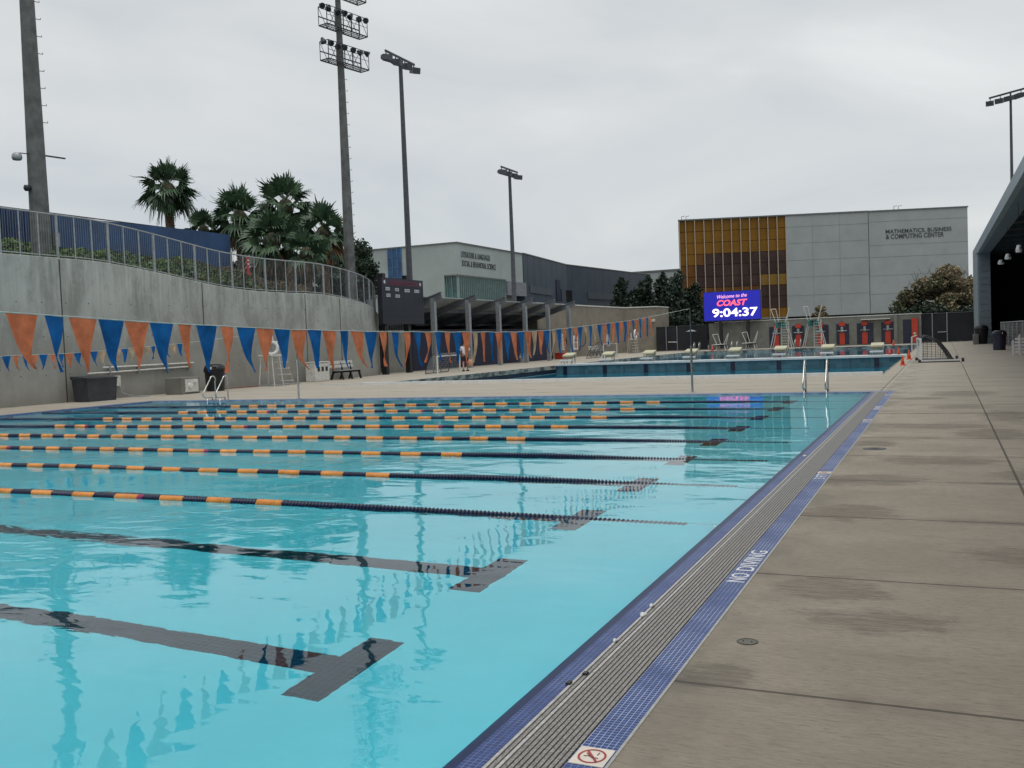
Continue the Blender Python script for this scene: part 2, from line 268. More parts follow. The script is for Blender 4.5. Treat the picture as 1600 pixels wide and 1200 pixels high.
# ------------------------------------------------------------------ geometry helpers
class MB:
    def __init__(s): s.v = []; s.f = []
    def add(s, vs, fs):
        o = len(s.v); s.v += [tuple(map(float, v)) for v in vs]; s.f += [tuple(i + o for i in f) for f in fs]; return s
    def box(s, x0, x1, y0, y1, z0, z1):
        return s.add([(x0, y0, z0), (x1, y0, z0), (x1, y1, z0), (x0, y1, z0), (x0, y0, z1), (x1, y0, z1), (x1, y1, z1), (x0, y1, z1)],
                     [(0, 3, 2, 1), (4, 5, 6, 7), (0, 1, 5, 4), (1, 2, 6, 5), (2, 3, 7, 6), (3, 0, 4, 7)])
    def bbox(s, x0, x1, y0, y1, z0, z1, b=.02):
        """box with chamfered edges"""
        P = []
        for z, k in ((z0, b), (z0 + b, 0), (z1 - b, 0), (z1, b)):
            xa, xb, ya, yb = x0 + k, x1 - k, y0 + k, y1 - k
            c = b - k * .0
            P.append([(xa + b, ya, z), (xb - b, ya, z), (xb, ya + b, z), (xb, yb - b, z), (xb - b, yb, z), (xa + b, yb, z), (xa, yb - b, z), (xa, ya + b, z)])
        return s.loft(P, True)
    def loft(s, rings, caps=True):
        n = len(rings[0]); vs = [p for r in rings for p in r]; fs = []
        for i in range(len(rings) - 1):
            for k in range(n):
                a = i * n + k; b = i * n + (k + 1) % n; fs.append((a, b, b + n, a + n))
        if caps: fs += [tuple(range(n))[::-1], tuple(range((len(rings) - 1) * n, len(rings) * n))]
        return s.add(vs, fs)
    def tube(s, pts, r, n=8, caps=True):
        pts = [Vector(p) for p in pts]; rr = r if isinstance(r, (list, tuple)) else [r] * len(pts); rings = []; u = None
        for i, p in enumerate(pts):
            d = (pts[min(i + 1, len(pts) - 1)] - pts[max(i - 1, 0)]).normalized()
            if u is None: u = d.orthogonal().normalized()
            else: u = (u - d * u.dot(d)).normalized()
            v = d.cross(u); rings.append([tuple(p + (u * math.cos(a) + v * math.sin(a)) * rr[i]) for a in [2 * math.pi * k / n for k in range(n)]])
        return s.loft(rings, caps)
    def bar(s, p, q, w, h=None, up=(0, 0, 1)):
        p, q = Vector(p), Vector(q); d = (q - p).normalized(); up = Vector(up)
        if abs(d.dot(up)) > .98: up = Vector((0, 1, 0))
        a = d.cross(up).normalized() * w / 2; b = a.cross(d).normalized() * (h or w) / 2
        return s.loft([[tuple(c - a - b), tuple(c + a - b), tuple(c + a + b), tuple(c - a + b)] for c in (p, q)])
    def lathe(s, c, prof, n=16, axis='z'):
        rings = []
        for r, h in prof:
            ring = []
            for k in range(n):
                a = 2 * math.pi * k / n
                if axis == 'z': ring.append((c[0] + r * math.cos(a), c[1] + r * math.sin(a), c[2] + h))
                elif axis == 'x': ring.append((c[0] + h, c[1] + r * math.cos(a), c[2] + r * math.sin(a)))
                else: ring.append((c[0] + r * math.sin(a), c[1] + h, c[2] + r * math.cos(a)))
            rings.append(ring)
        return s.loft(rings)
    def prism(s, poly, z0, z1):
        n = len(poly)
        return s.add([(x, y, z0) for x, y in poly] + [(x, y, z1) for x, y in poly], [tuple(range(n))[::-1], tuple(range(n, 2 * n))] + [(k, (k + 1) % n, (k + 1) % n + n, k + n) for k in range(n)])
    def quad(s, a, b, c, d): return s.add([a, b, c, d], [(0, 1, 2, 3)])
    def obj(s, name, m, parent=None, smooth=False):
        me = bpy.data.meshes.new(name); me.from_pydata(s.v, [], s.f); me.validate(); me.update()
        return link(name, me, m, parent, smooth)
def link(name, me, m, parent=None, smooth=False):
    if m is not None: me.materials.clear(); me.materials.append(m if not isinstance(m, str) else M[m])
    if smooth: me.polygons.foreach_set('use_smooth', [True] * len(me.polygons))
    o = bpy.data.objects.new(name, me); COL.objects.link(o)
    if parent is not None:
        o.parent = parent; o.matrix_parent_inverse = world_of(parent).inverted()
    return o
def world_of(o):
    m = o.matrix_basis.copy()
    if o.parent is not None: m = world_of(o.parent) @ o.matrix_parent_inverse @ m
    return m
def thing(name, label, cat, loc=(0, 0, 0), group=None):
    o = bpy.data.objects.new(name, None); COL.objects.link(o); o.empty_display_size = .2; o.location = loc
    o['label'] = label; o['category'] = cat
    if group: o['group'] = group
    return o
def tag(o, label, cat, group=None):
    o['label'] = label; o['category'] = cat
    if group: o['group'] = group
    return o
def setk(o, kind): o['kind'] = kind; return o
def dup(root, loc, label=None, rotz=None, scale=None):
    def cp(o, par):
        c = o.copy(); COL.objects.link(c); inv = o.matrix_parent_inverse.copy(); c.parent = par; c.matrix_parent_inverse = inv
        for ch in [x for x in ALLCH.get(o.name, [])]: cp(ch, c)
        return c
    ALLCH = {}
    for x in COL.objects:
        if x.parent is not None: ALLCH.setdefault(x.parent.name, []).append(x)
    r = cp(root, None); r.location = loc
    if rotz is not None: r.rotation_euler = (0, 0, rotz)
    if scale is not None: r.scale = (scale,) * 3
    if label: r['label'] = label
    return r
def np_mesh(name, verts, faces, m, parent=None):
    """faces: (n, 4) array"""
    me = bpy.data.meshes.new(name); nv, nf = len(verts), len(faces); k = faces.shape[1]
    me.vertices.add(nv); me.vertices.foreach_set('co', verts.astype(np.float32).ravel())
    me.loops.add(nf * k); me.loops.foreach_set('vertex_index', faces.astype(np.int32).ravel())
    me.polygons.add(nf); me.polygons.foreach_set('loop_start', np.arange(0, nf * k, k, dtype=np.int32)); me.polygons.foreach_set('loop_total', np.full(nf, k, dtype=np.int32))
    me.update(calc_edges=True); return link(name, me, m, parent)
def leaves(pts, size, name, m, parent=None, flat=0., aspect=1.6):
    n = len(pts); a = rng.normal(size=(n, 3)); a /= np.linalg.norm(a, axis=1)[:, None]
    b = rng.normal(size=(n, 3)); b[:, 2] += flat; b = np.cross(a, b); b /= np.linalg.norm(b, axis=1)[:, None] + 1e-9
    s = size * rng.uniform(.6, 1.3, (n, 1)); a = a * s * aspect; b = b * s * .5
    v = np.stack([pts - a * .5, pts + b, pts + a * .5, pts - b], 1).reshape(-1, 3)
    return np_mesh(name, v, np.arange(4 * n).reshape(n, 4), m, parent)
def cloud(blobs, n, shell=.55):
    vol = np.array([b[3] * b[4] * b[5] for b in blobs]) ** .67; idx = rng.choice(len(blobs), n, p=vol / vol.sum())
    B = np.array(blobs)[idx]; d = rng.normal(size=(n, 3)); d /= np.linalg.norm(d, axis=1)[:, None]
    r = rng.uniform(shell, 1.08, (n, 1)) ** .8; r *= 1 + .16 * np.sin(d[:, :1] * 7 + B[:, :1] * 3) * np.cos(d[:, 2:3] * 6 + B[:, 1:2])
    return B[:, :3] + d * r * B[:, 3:6]
def text_mesh(body, name, m, origin, right, up, w=None, h=None, parent=None, depth=.02, bold=0., shear=0., sx=None):
    cu = bpy.data.curves.new('t', 'FONT'); cu.body = body; cu.size = 1; cu.extrude = .0; cu.offset = bold; cu.shear = shear; cu.resolution_u = 3
    to = bpy.data.objects.new('t', cu); COL.objects.link(to); bpy.context.view_layer.update()
    me = bpy.data.meshes.new_from_object(to.evaluated_get(bpy.context.evaluated_depsgraph_get())); bpy.data.objects.remove(to); bpy.data.curves.remove(cu)
    v = np.array([list(x.co) for x in me.vertices]); lo, hi = v.min(0), v.max(0); v -= lo
    kh = h / (hi[1] - lo[1]) if h else None; kw = w / (hi[0] - lo[0]) if w else None
    kh = kh or kw; kw = kw or kh
    R_, U_ = Vector(right).normalized(), Vector(up).normalized(); Nn = R_.cross(U_)
    fs = [tuple(p.vertices) for p in me.polygons]; n0 = len(v); pts = [Vector(origin) + R_ * (x * kw) + U_ * (y * kh) for x, y, _ in v]
    # give the letters real thickness
    from collections import Counter
    ec = Counter(); 
    for f_ in fs:
        for a_, b_ in zip(f_, f_[1:] + f_[:1]): ec[(a_, b_)] += 1
    mb = MB(); vs = [tuple(p + Nn * depth) for p in pts] + [tuple(p) for p in pts]
    F2 = list(fs) + [(b_, a_, a_ + n0, b_ + n0) for (a_, b_) in ec if (b_, a_) not in ec]
    mb.add(vs, F2); bpy.data.meshes.remove(me); return mb.obj(name, m, parent)

# ================================================================== SETTING
PX0, PX1, PY0, PY1 = -24.5, -1.69, -22.0, 24.3        # near pool
QX0, QX1, QY0, QY1 = -21.9, -1.85, 33.5, 90.5         # far pool
XR = -1.11
def slab(name, rects, z, m, kind='structure', th=.25):
    mb = MB()
    for x0, x1, y0, y1 in rects: mb.box(x0, x1, y0, y1, z - th, z)
    return setk(mb.obj(name, m), kind)
slab('ground', [(-700, 700, -120, 900)], -3.2, 'ground', th=.5)
# one continuous deck sheet with openings for both pools
mb = MB()
xs = sorted([-62, PX0 - .35, -22.25, QX0 + .0, QX1, XR, 60]); ys = sorted([-40, PY0, PY1 + .35, QY0, QY1, 100])
for i in range(len(xs) - 1):
    for j in range(len(ys) - 1):
        cx, cy = (xs[i] + xs[i + 1]) / 2, (ys[j] + ys[j + 1]) / 2
        if PX0 - .35 < cx < XR and PY0 < cy < PY1 + .35: continue
        if QX0 < cx < QX1 and QY0 < cy < QY1: continue
        mb.quad((xs[i], ys[j], 0), (xs[i + 1], ys[j], 0), (xs[i + 1], ys[j + 1], 0), (xs[i], ys[j + 1], 0))
def skirt(x0, x1, y0, y1, z):
    mb.quad((x0, y0, 0), (x0, y1, 0), (x0, y1, z), (x0, y0, z)); mb.quad((x1, y1, 0), (x1, y0, 0), (x1, y0, z), (x1, y1, z))
    mb.quad((x1, y0, 0), (x0, y0, 0), (x0, y0, z), (x1, y0, z)); mb.quad((x0, y1, 0), (x1, y1, 0), (x1, y1, z), (x0, y1, z))
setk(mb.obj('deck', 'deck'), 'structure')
slab('pavement', [(-60, 80, 100, 520), (-700, -62, -40, 520)], -.02, 'ground', th=.2)
# near pool basin: walls and floor, floor falls away slowly to the left
WZ = -.035
mb = MB(); fz = lambda x: -1.14 if x > -9 else -1.14 - (-9 - x) * .06
for xa, xb in ((PX1, -9), (-9, PX0)): mb.quad((xb, PY0, fz(xb)), (xa, PY0, fz(xa)), (xa, PY1, fz(xa)), (xb, PY1, fz(xb)))
for y in (PY0 + .004, PY1 - .004): mb.add([(PX1, y, -.045), (PX1, y, fz(PX1)), (-9, y, fz(-9)), (PX0, y, fz(PX0)), (PX0, y, -.045)], [(0, 1, 2, 3, 4)])
for x in (PX0 + .004, PX1 - .004): mb.quad((x, PY0, fz(x)), (x, PY1, fz(x)), (x, PY1, -.05), (x, PY0, -.05))
setk(mb.obj('pool_basin', 'plaster'), 'structure')
# lane lines with their crossbars, 4 mm proud of the floor
mb = MB(); LY = [4.70 + 2.02 * k for k in range(-4, 10)]
for y in LY:
    hw = .13
    mb.box(-9, -3.44, y - hw, y + hw, -1.145, -1.136)
    mb.add([(-22.3, y - hw, fz(-22.3) + .005), (-9, y - hw, -1.136), (-9, y + hw, -1.136), (-22.3, y + hw, fz(-22.3) + .005)], [(0, 1, 2, 3)])
    mb.box(-3.44, -3.18, y - .46, y + .46, -1.145, -1.136)
    mb.add([(-22.56, y - .46, fz(-22.5) + .008), (-22.3, y - .46, fz(-22.3) + .006), (-22.3, y + .46, fz(-22.3) + .006), (-22.56, y + .46, fz(-22.5) + .008)], [(0, 1, 2, 3)])
    # wall targets at the left end
    mb.box(PX0 - .01, PX0 + .006, y - .13, y + .13, -1.2, -.3)
setk(mb.obj('lane_markings', 'black'), 'structure')
setk(MB().box(PX0 - .02, PX1 + .02, PY0 - .02, PY1 + .02, -2.3, WZ).obj('water', 'water'), 'structure')
# rounded tiled lip of the near pool (right side), gutter channel and tile bands
mb = MB(); prof = [(PX1, -.25), (PX1, -.045), (PX1 + .012, -.022), (PX1 + .035, -.010), (PX1 + .065, -.004), (PX1 + .08, -.0005)]
for a, b in zip(prof, prof[1:]): mb.quad((a[0], PY0, a[1]), (b[0], PY0, b[1]), (b[0], PY1, b[1]), (a[0], PY1, a[1]))
o = setk(mb.obj('pool_lip', 'lip', smooth=True), 'structure')
setk(MB().box(PX1 + .08, -1.523, PY0, PY1, -.3, 0.0).obj('tile_band', 'tile2'), 'structure')
setk(MB().box(-1.252, XR, PY0, PY1 + .35, -.3, .0).obj('tile_band', 'tile'), 'structure')
mb = MB().box(-1.523, -1.252, PY0, PY1 + .02, -.3, -.2)
setk(mb.obj('gutter_channel', 'void'), 'structure')
mb = MB(); mb.box(PX0 - .35, PX1, PY1, PY1 + .35, -.3, .0); mb.box(PX1, -1.252, PY1 + .02, PY1 + .35, -.3, .0); mb.box(PX0 - .35, PX0, PY0, PY1, -.3, .0)
setk(mb.obj('pool_coping', tile_material('coping_tile', (.10, .13, .26), (.42, .46, .55), .0235, .004, 0, .3, amt=.7)), 'structure')
# pale edging between tile and concrete
setk(MB().box(XR, XR + .012, PY0, PY1 + .36, -.02, .003).obj('deck_edging', mat('edging', (.42, .42, .40), .7, .1, 20)), 'structure')
# gutter grate
t = thing('gutter_grate', 'long grey slotted grate set between two blue tile bands along the pool edge', 'drain grate', (-1.39, 3, 0))
mb = MB(); mw = MB()
for k in range(12):
    x = -1.519 + k * .0222
    (mw if k in (0, 2) else mb).box(x, x + (.0135 if k in (0, 2) else .0155), PY0, PY1 + .01, -.03, .002)
mb.obj('grate_bars', 'grate', t); mw.obj('worn_bars', 'grateL', t)
mb = MB(); y = -1.
while y < 16: mb.box(-1.521, -1.253, y, y + .006, -.012, -.0045); y += .033
mb.obj('cross_ribs', 'grate', t)
# far pool
mb = MB(); z = -3.0
mb.quad((QX0, QY0, z), (QX1, QY0, z), (QX1, QY1, z), (QX0, QY1, z))
for x in (QX0 + .02, QX1 - .02): mb.quad((x, QY0, z), (x, QY1, z), (x, QY1, -.47), (x, QY0, -.47))
for y in (QY0 + .02, QY1 - .02): mb.quad((QX0, y, z), (QX1, y, z), (QX1, y, -.47), (QX0, y, -.47))
setk(mb.obj('pool_basin', mat('far_basin', (.38, .70, .78), .5, .1, .5)), 'structure')
QW = -.48
setk(MB().box(QX0 - .02, QX1 + .02, QY0 - .02, 55.2, -3.1, QW).obj('water', 'water2'), 'structure')
setk(MB().box(QX0 - .02, QX1 + .02, 55.21, QY1 + .02, -3.1, -.17).obj('water', 'water2'), 'structure')
mb = MB(); mb.box(QX0 - .35, QX0 + .05, QY0, QY1, -.22, .02); mb.box(QX1 - .05, QX1 + .0, QY0, QY1, -.22, .012); mb.box(QX0, QX1, QY1 - .05, QY1 + .4, -.22, .02)
m, nt, b, p, s = fresh('stained_coping')
c = mixc(nt, smooth(nt, noise(nt, mapping(nt, p, (.8, .8, 1.5)), 2.2, 5), .42, .6), (.34, .34, .30), (.07, .075, .07)); c = mixc(nt, math_(nt, 'GREATER_THAN', s[2], .012), c, (.36, .34, .30)); nt.links.new(c, b.inputs['Base Color']); b.inputs['Roughness'].default_value = .8
setk(mb.obj('pool_coping', m), 'structure')
mb = MB(); mb.box(QX0 - .3, QX0 + .0, QY0, QY1, -3.1, -.22); mb.box(QX1 - .0, QX1 + .3, QY0, QY1, -3.1, -.22); mb.box(QX0, QX1, QY1 + .0, QY1 + .3, -3.1, -.22)
setk(mb.obj('pool_wall', mat('navy_wall', (.012, .02, .045), .4, .2, 2)), 'structure')
mb = MB(); mb.add([(-24.6, QY0 + .45, .0), (-22.2, QY0 - .05, .0), (-21.9, QY0 - .22, .0), (QX1, QY0 - .22, 0), (QX1, QY0 + .05, 0), (-22.2, QY0 + .1, .0), (-24.6, QY0 + .5, .0),
                   (-24.6, QY0 + .45, .03), (-22.2, QY0 - .05, .1), (-21.9, QY0 - .22, .1), (QX1, QY0 - .22, .1), (QX1, QY0 + .05, .1), (-22.2, QY0 + .1, .1), (-24.6, QY0 + .5, .03)],
                  [tuple(range(7))[::-1], tuple(range(7, 14))] + [(k, (k + 1) % 7, (k + 1) % 7 + 7, k + 7) for k in range(7)])
setk(mb.obj('pool_rim', 'white'), 'structure')
# bulkhead across the far pool
t = thing('bulkhead', 'long white topped bulkhead with blue tile face crossing the far pool', 'bulkhead', (-12, 55, -.5))
MB().box(QX0, QX1, 54.7, 55.7, -2.2, -.03).obj('tile_face', tile_material('bulk_tile', (.080, .165, .200), (.12, .22, .26), .3, .02, 0, .3, axes=(0, 2), amt=.4), t)
MB().bbox(QX0, QX1, 54.62, 54.80, -.03, .10, .015).obj('white_edge', 'white', t); MB().bbox(QX0, QX1, 55.6, 55.78, -.03, .10, .015).obj('white_edge', 'white', t)
MB().box(QX0, QX1, 54.80, 55.6, -.03, .02).obj('walkway', 'whiteD', t)
BX = [-21.28 + 2.565 * k for k in range(8)]
for x in BX:
    MB().box(x - .13, x + .13, 54.682, 54.70, -1.6, -.035).obj('target_cross', 'navyT', t)
for k in range(7): MB().box(BX[k] + 1.15, BX[k] + 1.30, 54.684, 54.70, -1.6, -.035).obj('dark_strip', mat('strip_tile', (.05, .115, .15), .3), t)

# ------------------------------------------------------------------ retaining wall, bank, railing, blue screen
XW = -28.55
tops = [aX(x, y, XW)[1:] for x, y in [(0, 395), (92, 403), (150, 407), (230, 422), (300, 437.5), (342, 447.5), (400, 455), (450, 457.5), (500, 459), (537, 465), (568, 473)]]
path = [(XW, 4., 5.1), (XW, 14., 5.1), (XW, 18., 5.1)] + [(XW, y, z) for y, z in tops] + [(-28.62, 44.6, 3.86), (-28.95, 45.7, 3.6), (-29.6, 46.9, 3.3), (-30.5, 48.0, 3.0), (-31.6, 48.9, 2.8), (-32.6, 50., 2.7)]
def dense(path, step):
    res = []
    for a, b in zip(path, path[1:]):
        n = max(1, int(math.dist(a[:2], b[:2]) / step))
        for k in range(n): res.append(tuple(a[i] + (b[i] - a[i]) * k / n for i in range(3)))
    return res + [path[-1]]
# smooth the profile
dp = np.array(dense(path, .35)); 
for _ in range(6): dp[1:-1] = (dp[:-2] + 2 * dp[1:-1] + dp[2:]) / 4
dp = [tuple(map(float, p)) for p in dp]
def offset(path, d):
    r = []
    for i, p in enumerate(path):
        a, b = path[max(i - 1, 0)], path[min(i + 1, len(path) - 1)]; t = Vector((b[0] - a[0], b[1] - a[1])).normalized(); r.append((p[0] - t.y * d, p[1] + t.x * d, p[2]))
    return r
t = thing('retaining_wall', 'tall curving cast concrete retaining wall with stained face behind the near pool', 'wall', (XW, 30, 0))
back = offset(dp, .35)
MB().loft([[(p[0], p[1], 0), (p[0], p[1], p[2] - .02), (p[0] - .02, p[1], p[2]), (q[0], q[1], q[2]), (q[0], q[1], 0)] for p, q in zip(dp, back)]).obj('wall', 'wall', t)
cap = MB()
for jx, jy in [(92, 403), (315, 441), (476, 458.5), (530, 463.5)]:
    y, z = aX(jx, jy, XW)[1:]; cap.box(XW - .02, XW + .012, y - .018, y + .018, 0, z - .05)
for y in (47.3,): pass
for k in range(26):
    y = 19.5 + k * 1.0
    for z in (1.0, 2.35, 3.55): cap.lathe((XW - .005, y + .0, z), [(.022, .0), (.022, .008), (0, .008)], 8, 'x')
cap.obj('joint', mat('joint_dark', (.045, .045, .04), .9), t)
# bank behind the wall
mb = MB(); cols = []
for p in back:
    y = p[1]; k = min(1, max(0, (y - 38) / 9)); hi = 6.15 * (1 - k) + 4.1 * k
    row = [(p[0], p[1], p[2] - .12)]
    for j in range(1, 9):
        f = j / 8; x = p[0] + (-36.5 - p[0]) * f if y < 46 else p[0] - 8 * f
        e = math.sin(f * math.pi / 2); row.append((x, y, (p[2] - .12) + (hi - p[2] + .12) * e + .08 * math.sin(x * 2.1 + y * 1.3)))
    row.append((-70, y, hi)); cols.append(row)
n = len(cols[0])
mb.add([p for r in cols for p in r], [(i * n + j, i * n + j + 1, (i + 1) * n + j + 1, (i + 1) * n + j) for i in range(len(cols) - 1) for j in range(n - 1)])
mb.add([(-32.9, 50, 2.5), (-70, 50, 4.2), (-70, 80, 4.2), (-33, 80, 2.5)], [(0, 3, 2, 1)])
setk(mb.obj('bank', 'soil'), 'structure')
# planting on the bank: ivy and drier cover
def bank_pts(n, y0, y1, f0, f1, lift):
    res = []
    C = np.array([r[:9] for r in cols]); ysx = C[:, 0, 1]; ok = np.where((ysx > y0) & (ysx < y1))[0]
    i = rng.choice(ok[:-1], n); u = rng.random(n); f = rng.uniform(f0, f1, n) * 8; j = np.minimum(f.astype(int), 7); v = f - j
    a = C[i, j] * (1 - v)[:, None] + C[i, j + 1] * v[:, None]; b = C[np.minimum(i + 1, len(C) - 1), j] * (1 - v)[:, None] + C[np.minimum(i + 1, len(C) - 1), j + 1] * v[:, None]
    p = a * (1 - u)[:, None] + b * u[:, None]
    bump = .5 + .5 * np.sin(p[:, 0] * 1.9 + 1) * np.sin(p[:, 1] * 1.5) + .25 * np.sin(p[:, 1] * 4.1 + p[:, 0] * 3)
    p[:, 2] += rng.random(n) ** .6 * lift * (.35 + .65 * np.clip(bump, 0, 1.2)); return p
o = leaves(bank_pts(26000, 17, 37, 0.02, .98, .42), .095, 'ground_cover', 'ivy'); setk(o, 'stuff'); o['label'] = 'green leafy ground cover on the bank behind the railing'
o = leaves(bank_pts(15000, 33, 46, .05, 1, .36), .085, 'ground_cover', 'ivyD'); setk(o, 'stuff'); o['label'] = 'drier brownish ground cover on the lower bank beside the palms'
# railing on the wall
rp_ = [(p[0] - .18, p[1], p[2]) for p in dp]; S = [0]
for a, b in zip(rp_, rp_[1:]): S.append(S[-1] + math.dist(a[:2], b[:2]))
def on(s):
    i = max(0, min(len(S) - 2, int(np.searchsorted(S, s)) - 1)); k = (s - S[i]) / (S[i + 1] - S[i]); a, b = rp_[i], rp_[i + 1]; return [a[j] + (b[j] - a[j]) * k for j in range(3)]
RH = 1.55
t = thing('railing', 'galvanised steel picket railing stepping down along the top of the concrete wall', 'railing', (XW - .18, 30, 4.5))
ss = np.arange(2, S[-1], .35); MB().tube([(lambda p: (p[0], p[1], p[2] + RH))(on(s)) for s in ss], .032, 6).obj('top_rail', 'galv', t)
MB().tube([(lambda p: (p[0], p[1], p[2] + .09))(on(s)) for s in ss], .022, 6).obj('bottom_rail', 'galv', t)
s0 = np.searchsorted(S, 0); k = 0; s = 2.2
while s < S[-1]:
    p = on(s); thick = k % 3 == 0; r = .052 if thick else .026
    MB().tube([(p[0], p[1], p[2] - .12), (p[0], p[1], p[2] + RH + (.03 if thick else 0))], r, 8 if thick else 6).obj('post', 'galv', t); s += .76; k += 1
mb = MB(); s = 2.
while s < S[-1]:
    p = on(s); mb.tube([(p[0], p[1], p[2] + .09), (p[0], p[1], p[2] + RH)], .0042, 3, False); s += .1
setk(mb.obj('picket_wires', 'galv', t), 'stuff')
# blue screened fence on the bank
t = thing('screened_fence', 'navy blue windscreen fence along the crest of the bank below the lone palm', 'fence', (-36, 30, 6.5))
mb = MB(); yy = np.arange(10, 42.01, .5)
for a, b in zip(yy, yy[1:]):
    wa, wb = .05 * math.sin(a * 2.6), .05 * math.sin(b * 2.6); dz = lambda q: .0 if q > 27 else .0
    mb.quad((-36 + wa, a, 5.2), (-36 + wb, b, 5.2), (-36 + wb, b, 8.06 + .06 * math.sin(b * .35)), (-36 + wa, a, 8.06 + .06 * math.sin(a * .35)))
mb.obj('windscreen', 'blueW', t)
mb = MB(); y = 12
while y <= 42.1: mb.tube([(-36.1, y, 5), (-36.1, y, 8.1)], .04, 6); y += 2.5
mb.obj('fence_posts', 'dark', t); MB().tube([(-36.1, 10, 8.08), (-36.1, 42, 8.08)], .03, 6).obj('top_rail', 'dark', t)
mb = MB()
for y in np.arange(14, 30.5, .22): mb.box(-35.97, -35.93, y, y + .05, 5.4, 8.0)
mb.obj('vertical_battens', mat('batten', (.010, .02, .09), .6), t)
# small red marker on the bank
p = aX(388, 424, -31.5); q = aX(388, 401, -31.5)
t = thing('trail_marker', 'slim red marker post with white blocks standing among the plants on the bank', 'marker post', (p[0], p[1], p[2] - .4))
MB().box(p[0] - .02, p[0] + .02, p[1] - .09, p[1] + .09, p[2] - .6, q[2]).obj('plate', 'red', t)
for k in (.45, .7): MB().box(p[0] + .02, p[0] + .03, p[1] - .06, p[1] + .06, p[2] + (q[2] - p[2]) * k, p[2] + (q[2] - p[2]) * k + .07).obj('mark', 'white', t)

# ------------------------------------------------------------------ stadium light towers
def rungs(t, x, y, z0, z1, rfun, step=.62, side=(.35, .94)):
    mb = MB(); z = z0
    while z < z1:
        r = rfun(z); mb.tube([(x + side[0] * r, y + side[1] * r, z), (x + side[0] * (r + .17), y + side[1] * (r + .17), z), (x + side[0] * (r + .17), y + side[1] * (r + .17), z + .06)], .014, 4); z += step
    mb.obj('climbing_pegs', 'dark', t)
bx, by = -29.9, 24.75
t = thing('stadium_light_tower', 'thick concrete floodlight tower at the left end of the railing with one lamp arm', 'light tower', (bx, by, 4.9), 'concrete stadium light towers')
rf = lambda z: .36 - (z - 5) * .0115
MB().loft([[(bx + rf(z) * math.cos(a), by + rf(z) * math.sin(a), z) for a in [math.pi * k / 4 + .3 for k in range(8)]] for z in (4.3, 12, 20, 26)]).obj('pole', 'conpole', t)
rungs(t, bx, by, 10.2, 24, rf)
MB().tube([(bx - .0, by - .30, 8.98), (bx - .12, by - .60, 8.98)], .02, 5).obj('lamp_arm', 'dark', t)
MB().lathe((bx - .15, by - .68, 8.86), [(.0, .14), (.09, .12), (.16, .06), (.18, -.06), (.14, -.14), (.0, -.16)], 14).obj('lamp_head', 'galv', t, True)
MB().lathe((bx - .05, by - .42, 7.75), [(.0, .12), (.1, .1), (.13, 0), (.08, -.1), (0, -.11)], 10).obj('speaker', 'dark', t, True)
MB().bar((bx + .1, by + .2, 9.0), (bx + .25, by + 1.05, 9.0), .05).obj('bracket', 'dark', t)
MB().box(bx + .05, bx + .3, by + .36, by + .56, 5.7, 6.2).obj('meter_box', 'galv', t)
bx, by = -30.0, 44.75
t = thing('stadium_light_tower', 'thick concrete floodlight tower with stacked lamp platforms beside the palms', 'light tower', (bx, by, 4.0), 'concrete stadium light towers')
rf = lambda z: .33 - (z - 4) * .0105
MB().loft([[(bx + rf(z) * math.cos(a), by + rf(z) * math.sin(a), z) for a in [math.pi * k / 4 + .3 for k in range(8)]] for z in (3.4, 10, 16, 24)]).obj('pole', 'conpole', t)
rungs(t, bx, by, 6.5, 17.2, rf)
TD = Vector((.186, .982, 0)); TN = Vector((.982, -.186, 0))
for zi, z0 in enumerate((17.15, 19.0, 20.9)):
    pl = MB(); c = Vector((bx, by, z0)) + TN * .15
    lo, hi = -1.35, 1.75
    def P_(s, d, z): return tuple(c + TD * s + TN * d + Vector((0, 0, z)))
    for d in (-.32, .32):
        pl.bar(P_(lo, d, 0), P_(hi, d, 0), .045); pl.bar(P_(lo, d, 1.0), P_(hi, d, 1.0), .03); pl.bar(P_(lo, d, .5), P_(hi, d, .5), .05 if d < 0 else .02)
        for k in range(6):
            s = lo + (hi - lo) * k / 5; pl.bar(P_(s, d, 0), P_(s, d, 1.0), .028)
            if k < 5: s2 = lo + (hi - lo) * (k + 1) / 5; pl.bar(P_(s, d, 0 if k % 2 else 1.0), P_(s2, d, 1.0 if k % 2 else 0), .02)
    for s in (lo, hi): pl.bar(P_(s, -.32, 0), P_(s, .32, 0), .04); pl.bar(P_(s, -.32, 1), P_(s, .32, 1), .03)
    for k in range(14): s = lo + (hi - lo) * k / 13; pl.bar(P_(s, -.32, .02), P_(s, .32, .02), .035, .02)
    for d in np.linspace(-.3, .3, 6): pl.bar(P_(lo, d, .04), P_(hi, d, .04), .018)
    pl.obj('lamp_platform', 'dark', t)
    for k in range(7):
        s = lo - .12 + (hi - lo + .24) * k / 6; q = c + TD * s + TN * .05 + Vector((0, 0, .98 + .05 * math.sin(k * 2.4)))
        dr = (TN * random.uniform(.3, 1) + Vector((random.uniform(-.5, .5), random.uniform(-.5, .5), -.45))).normalized()
        MB().tube([q - dr * .15, q - dr * .05, q + dr * .1, q + dr * .16], [.06, .11, .17, .17], 10).obj('floodlight', 'dark', t)
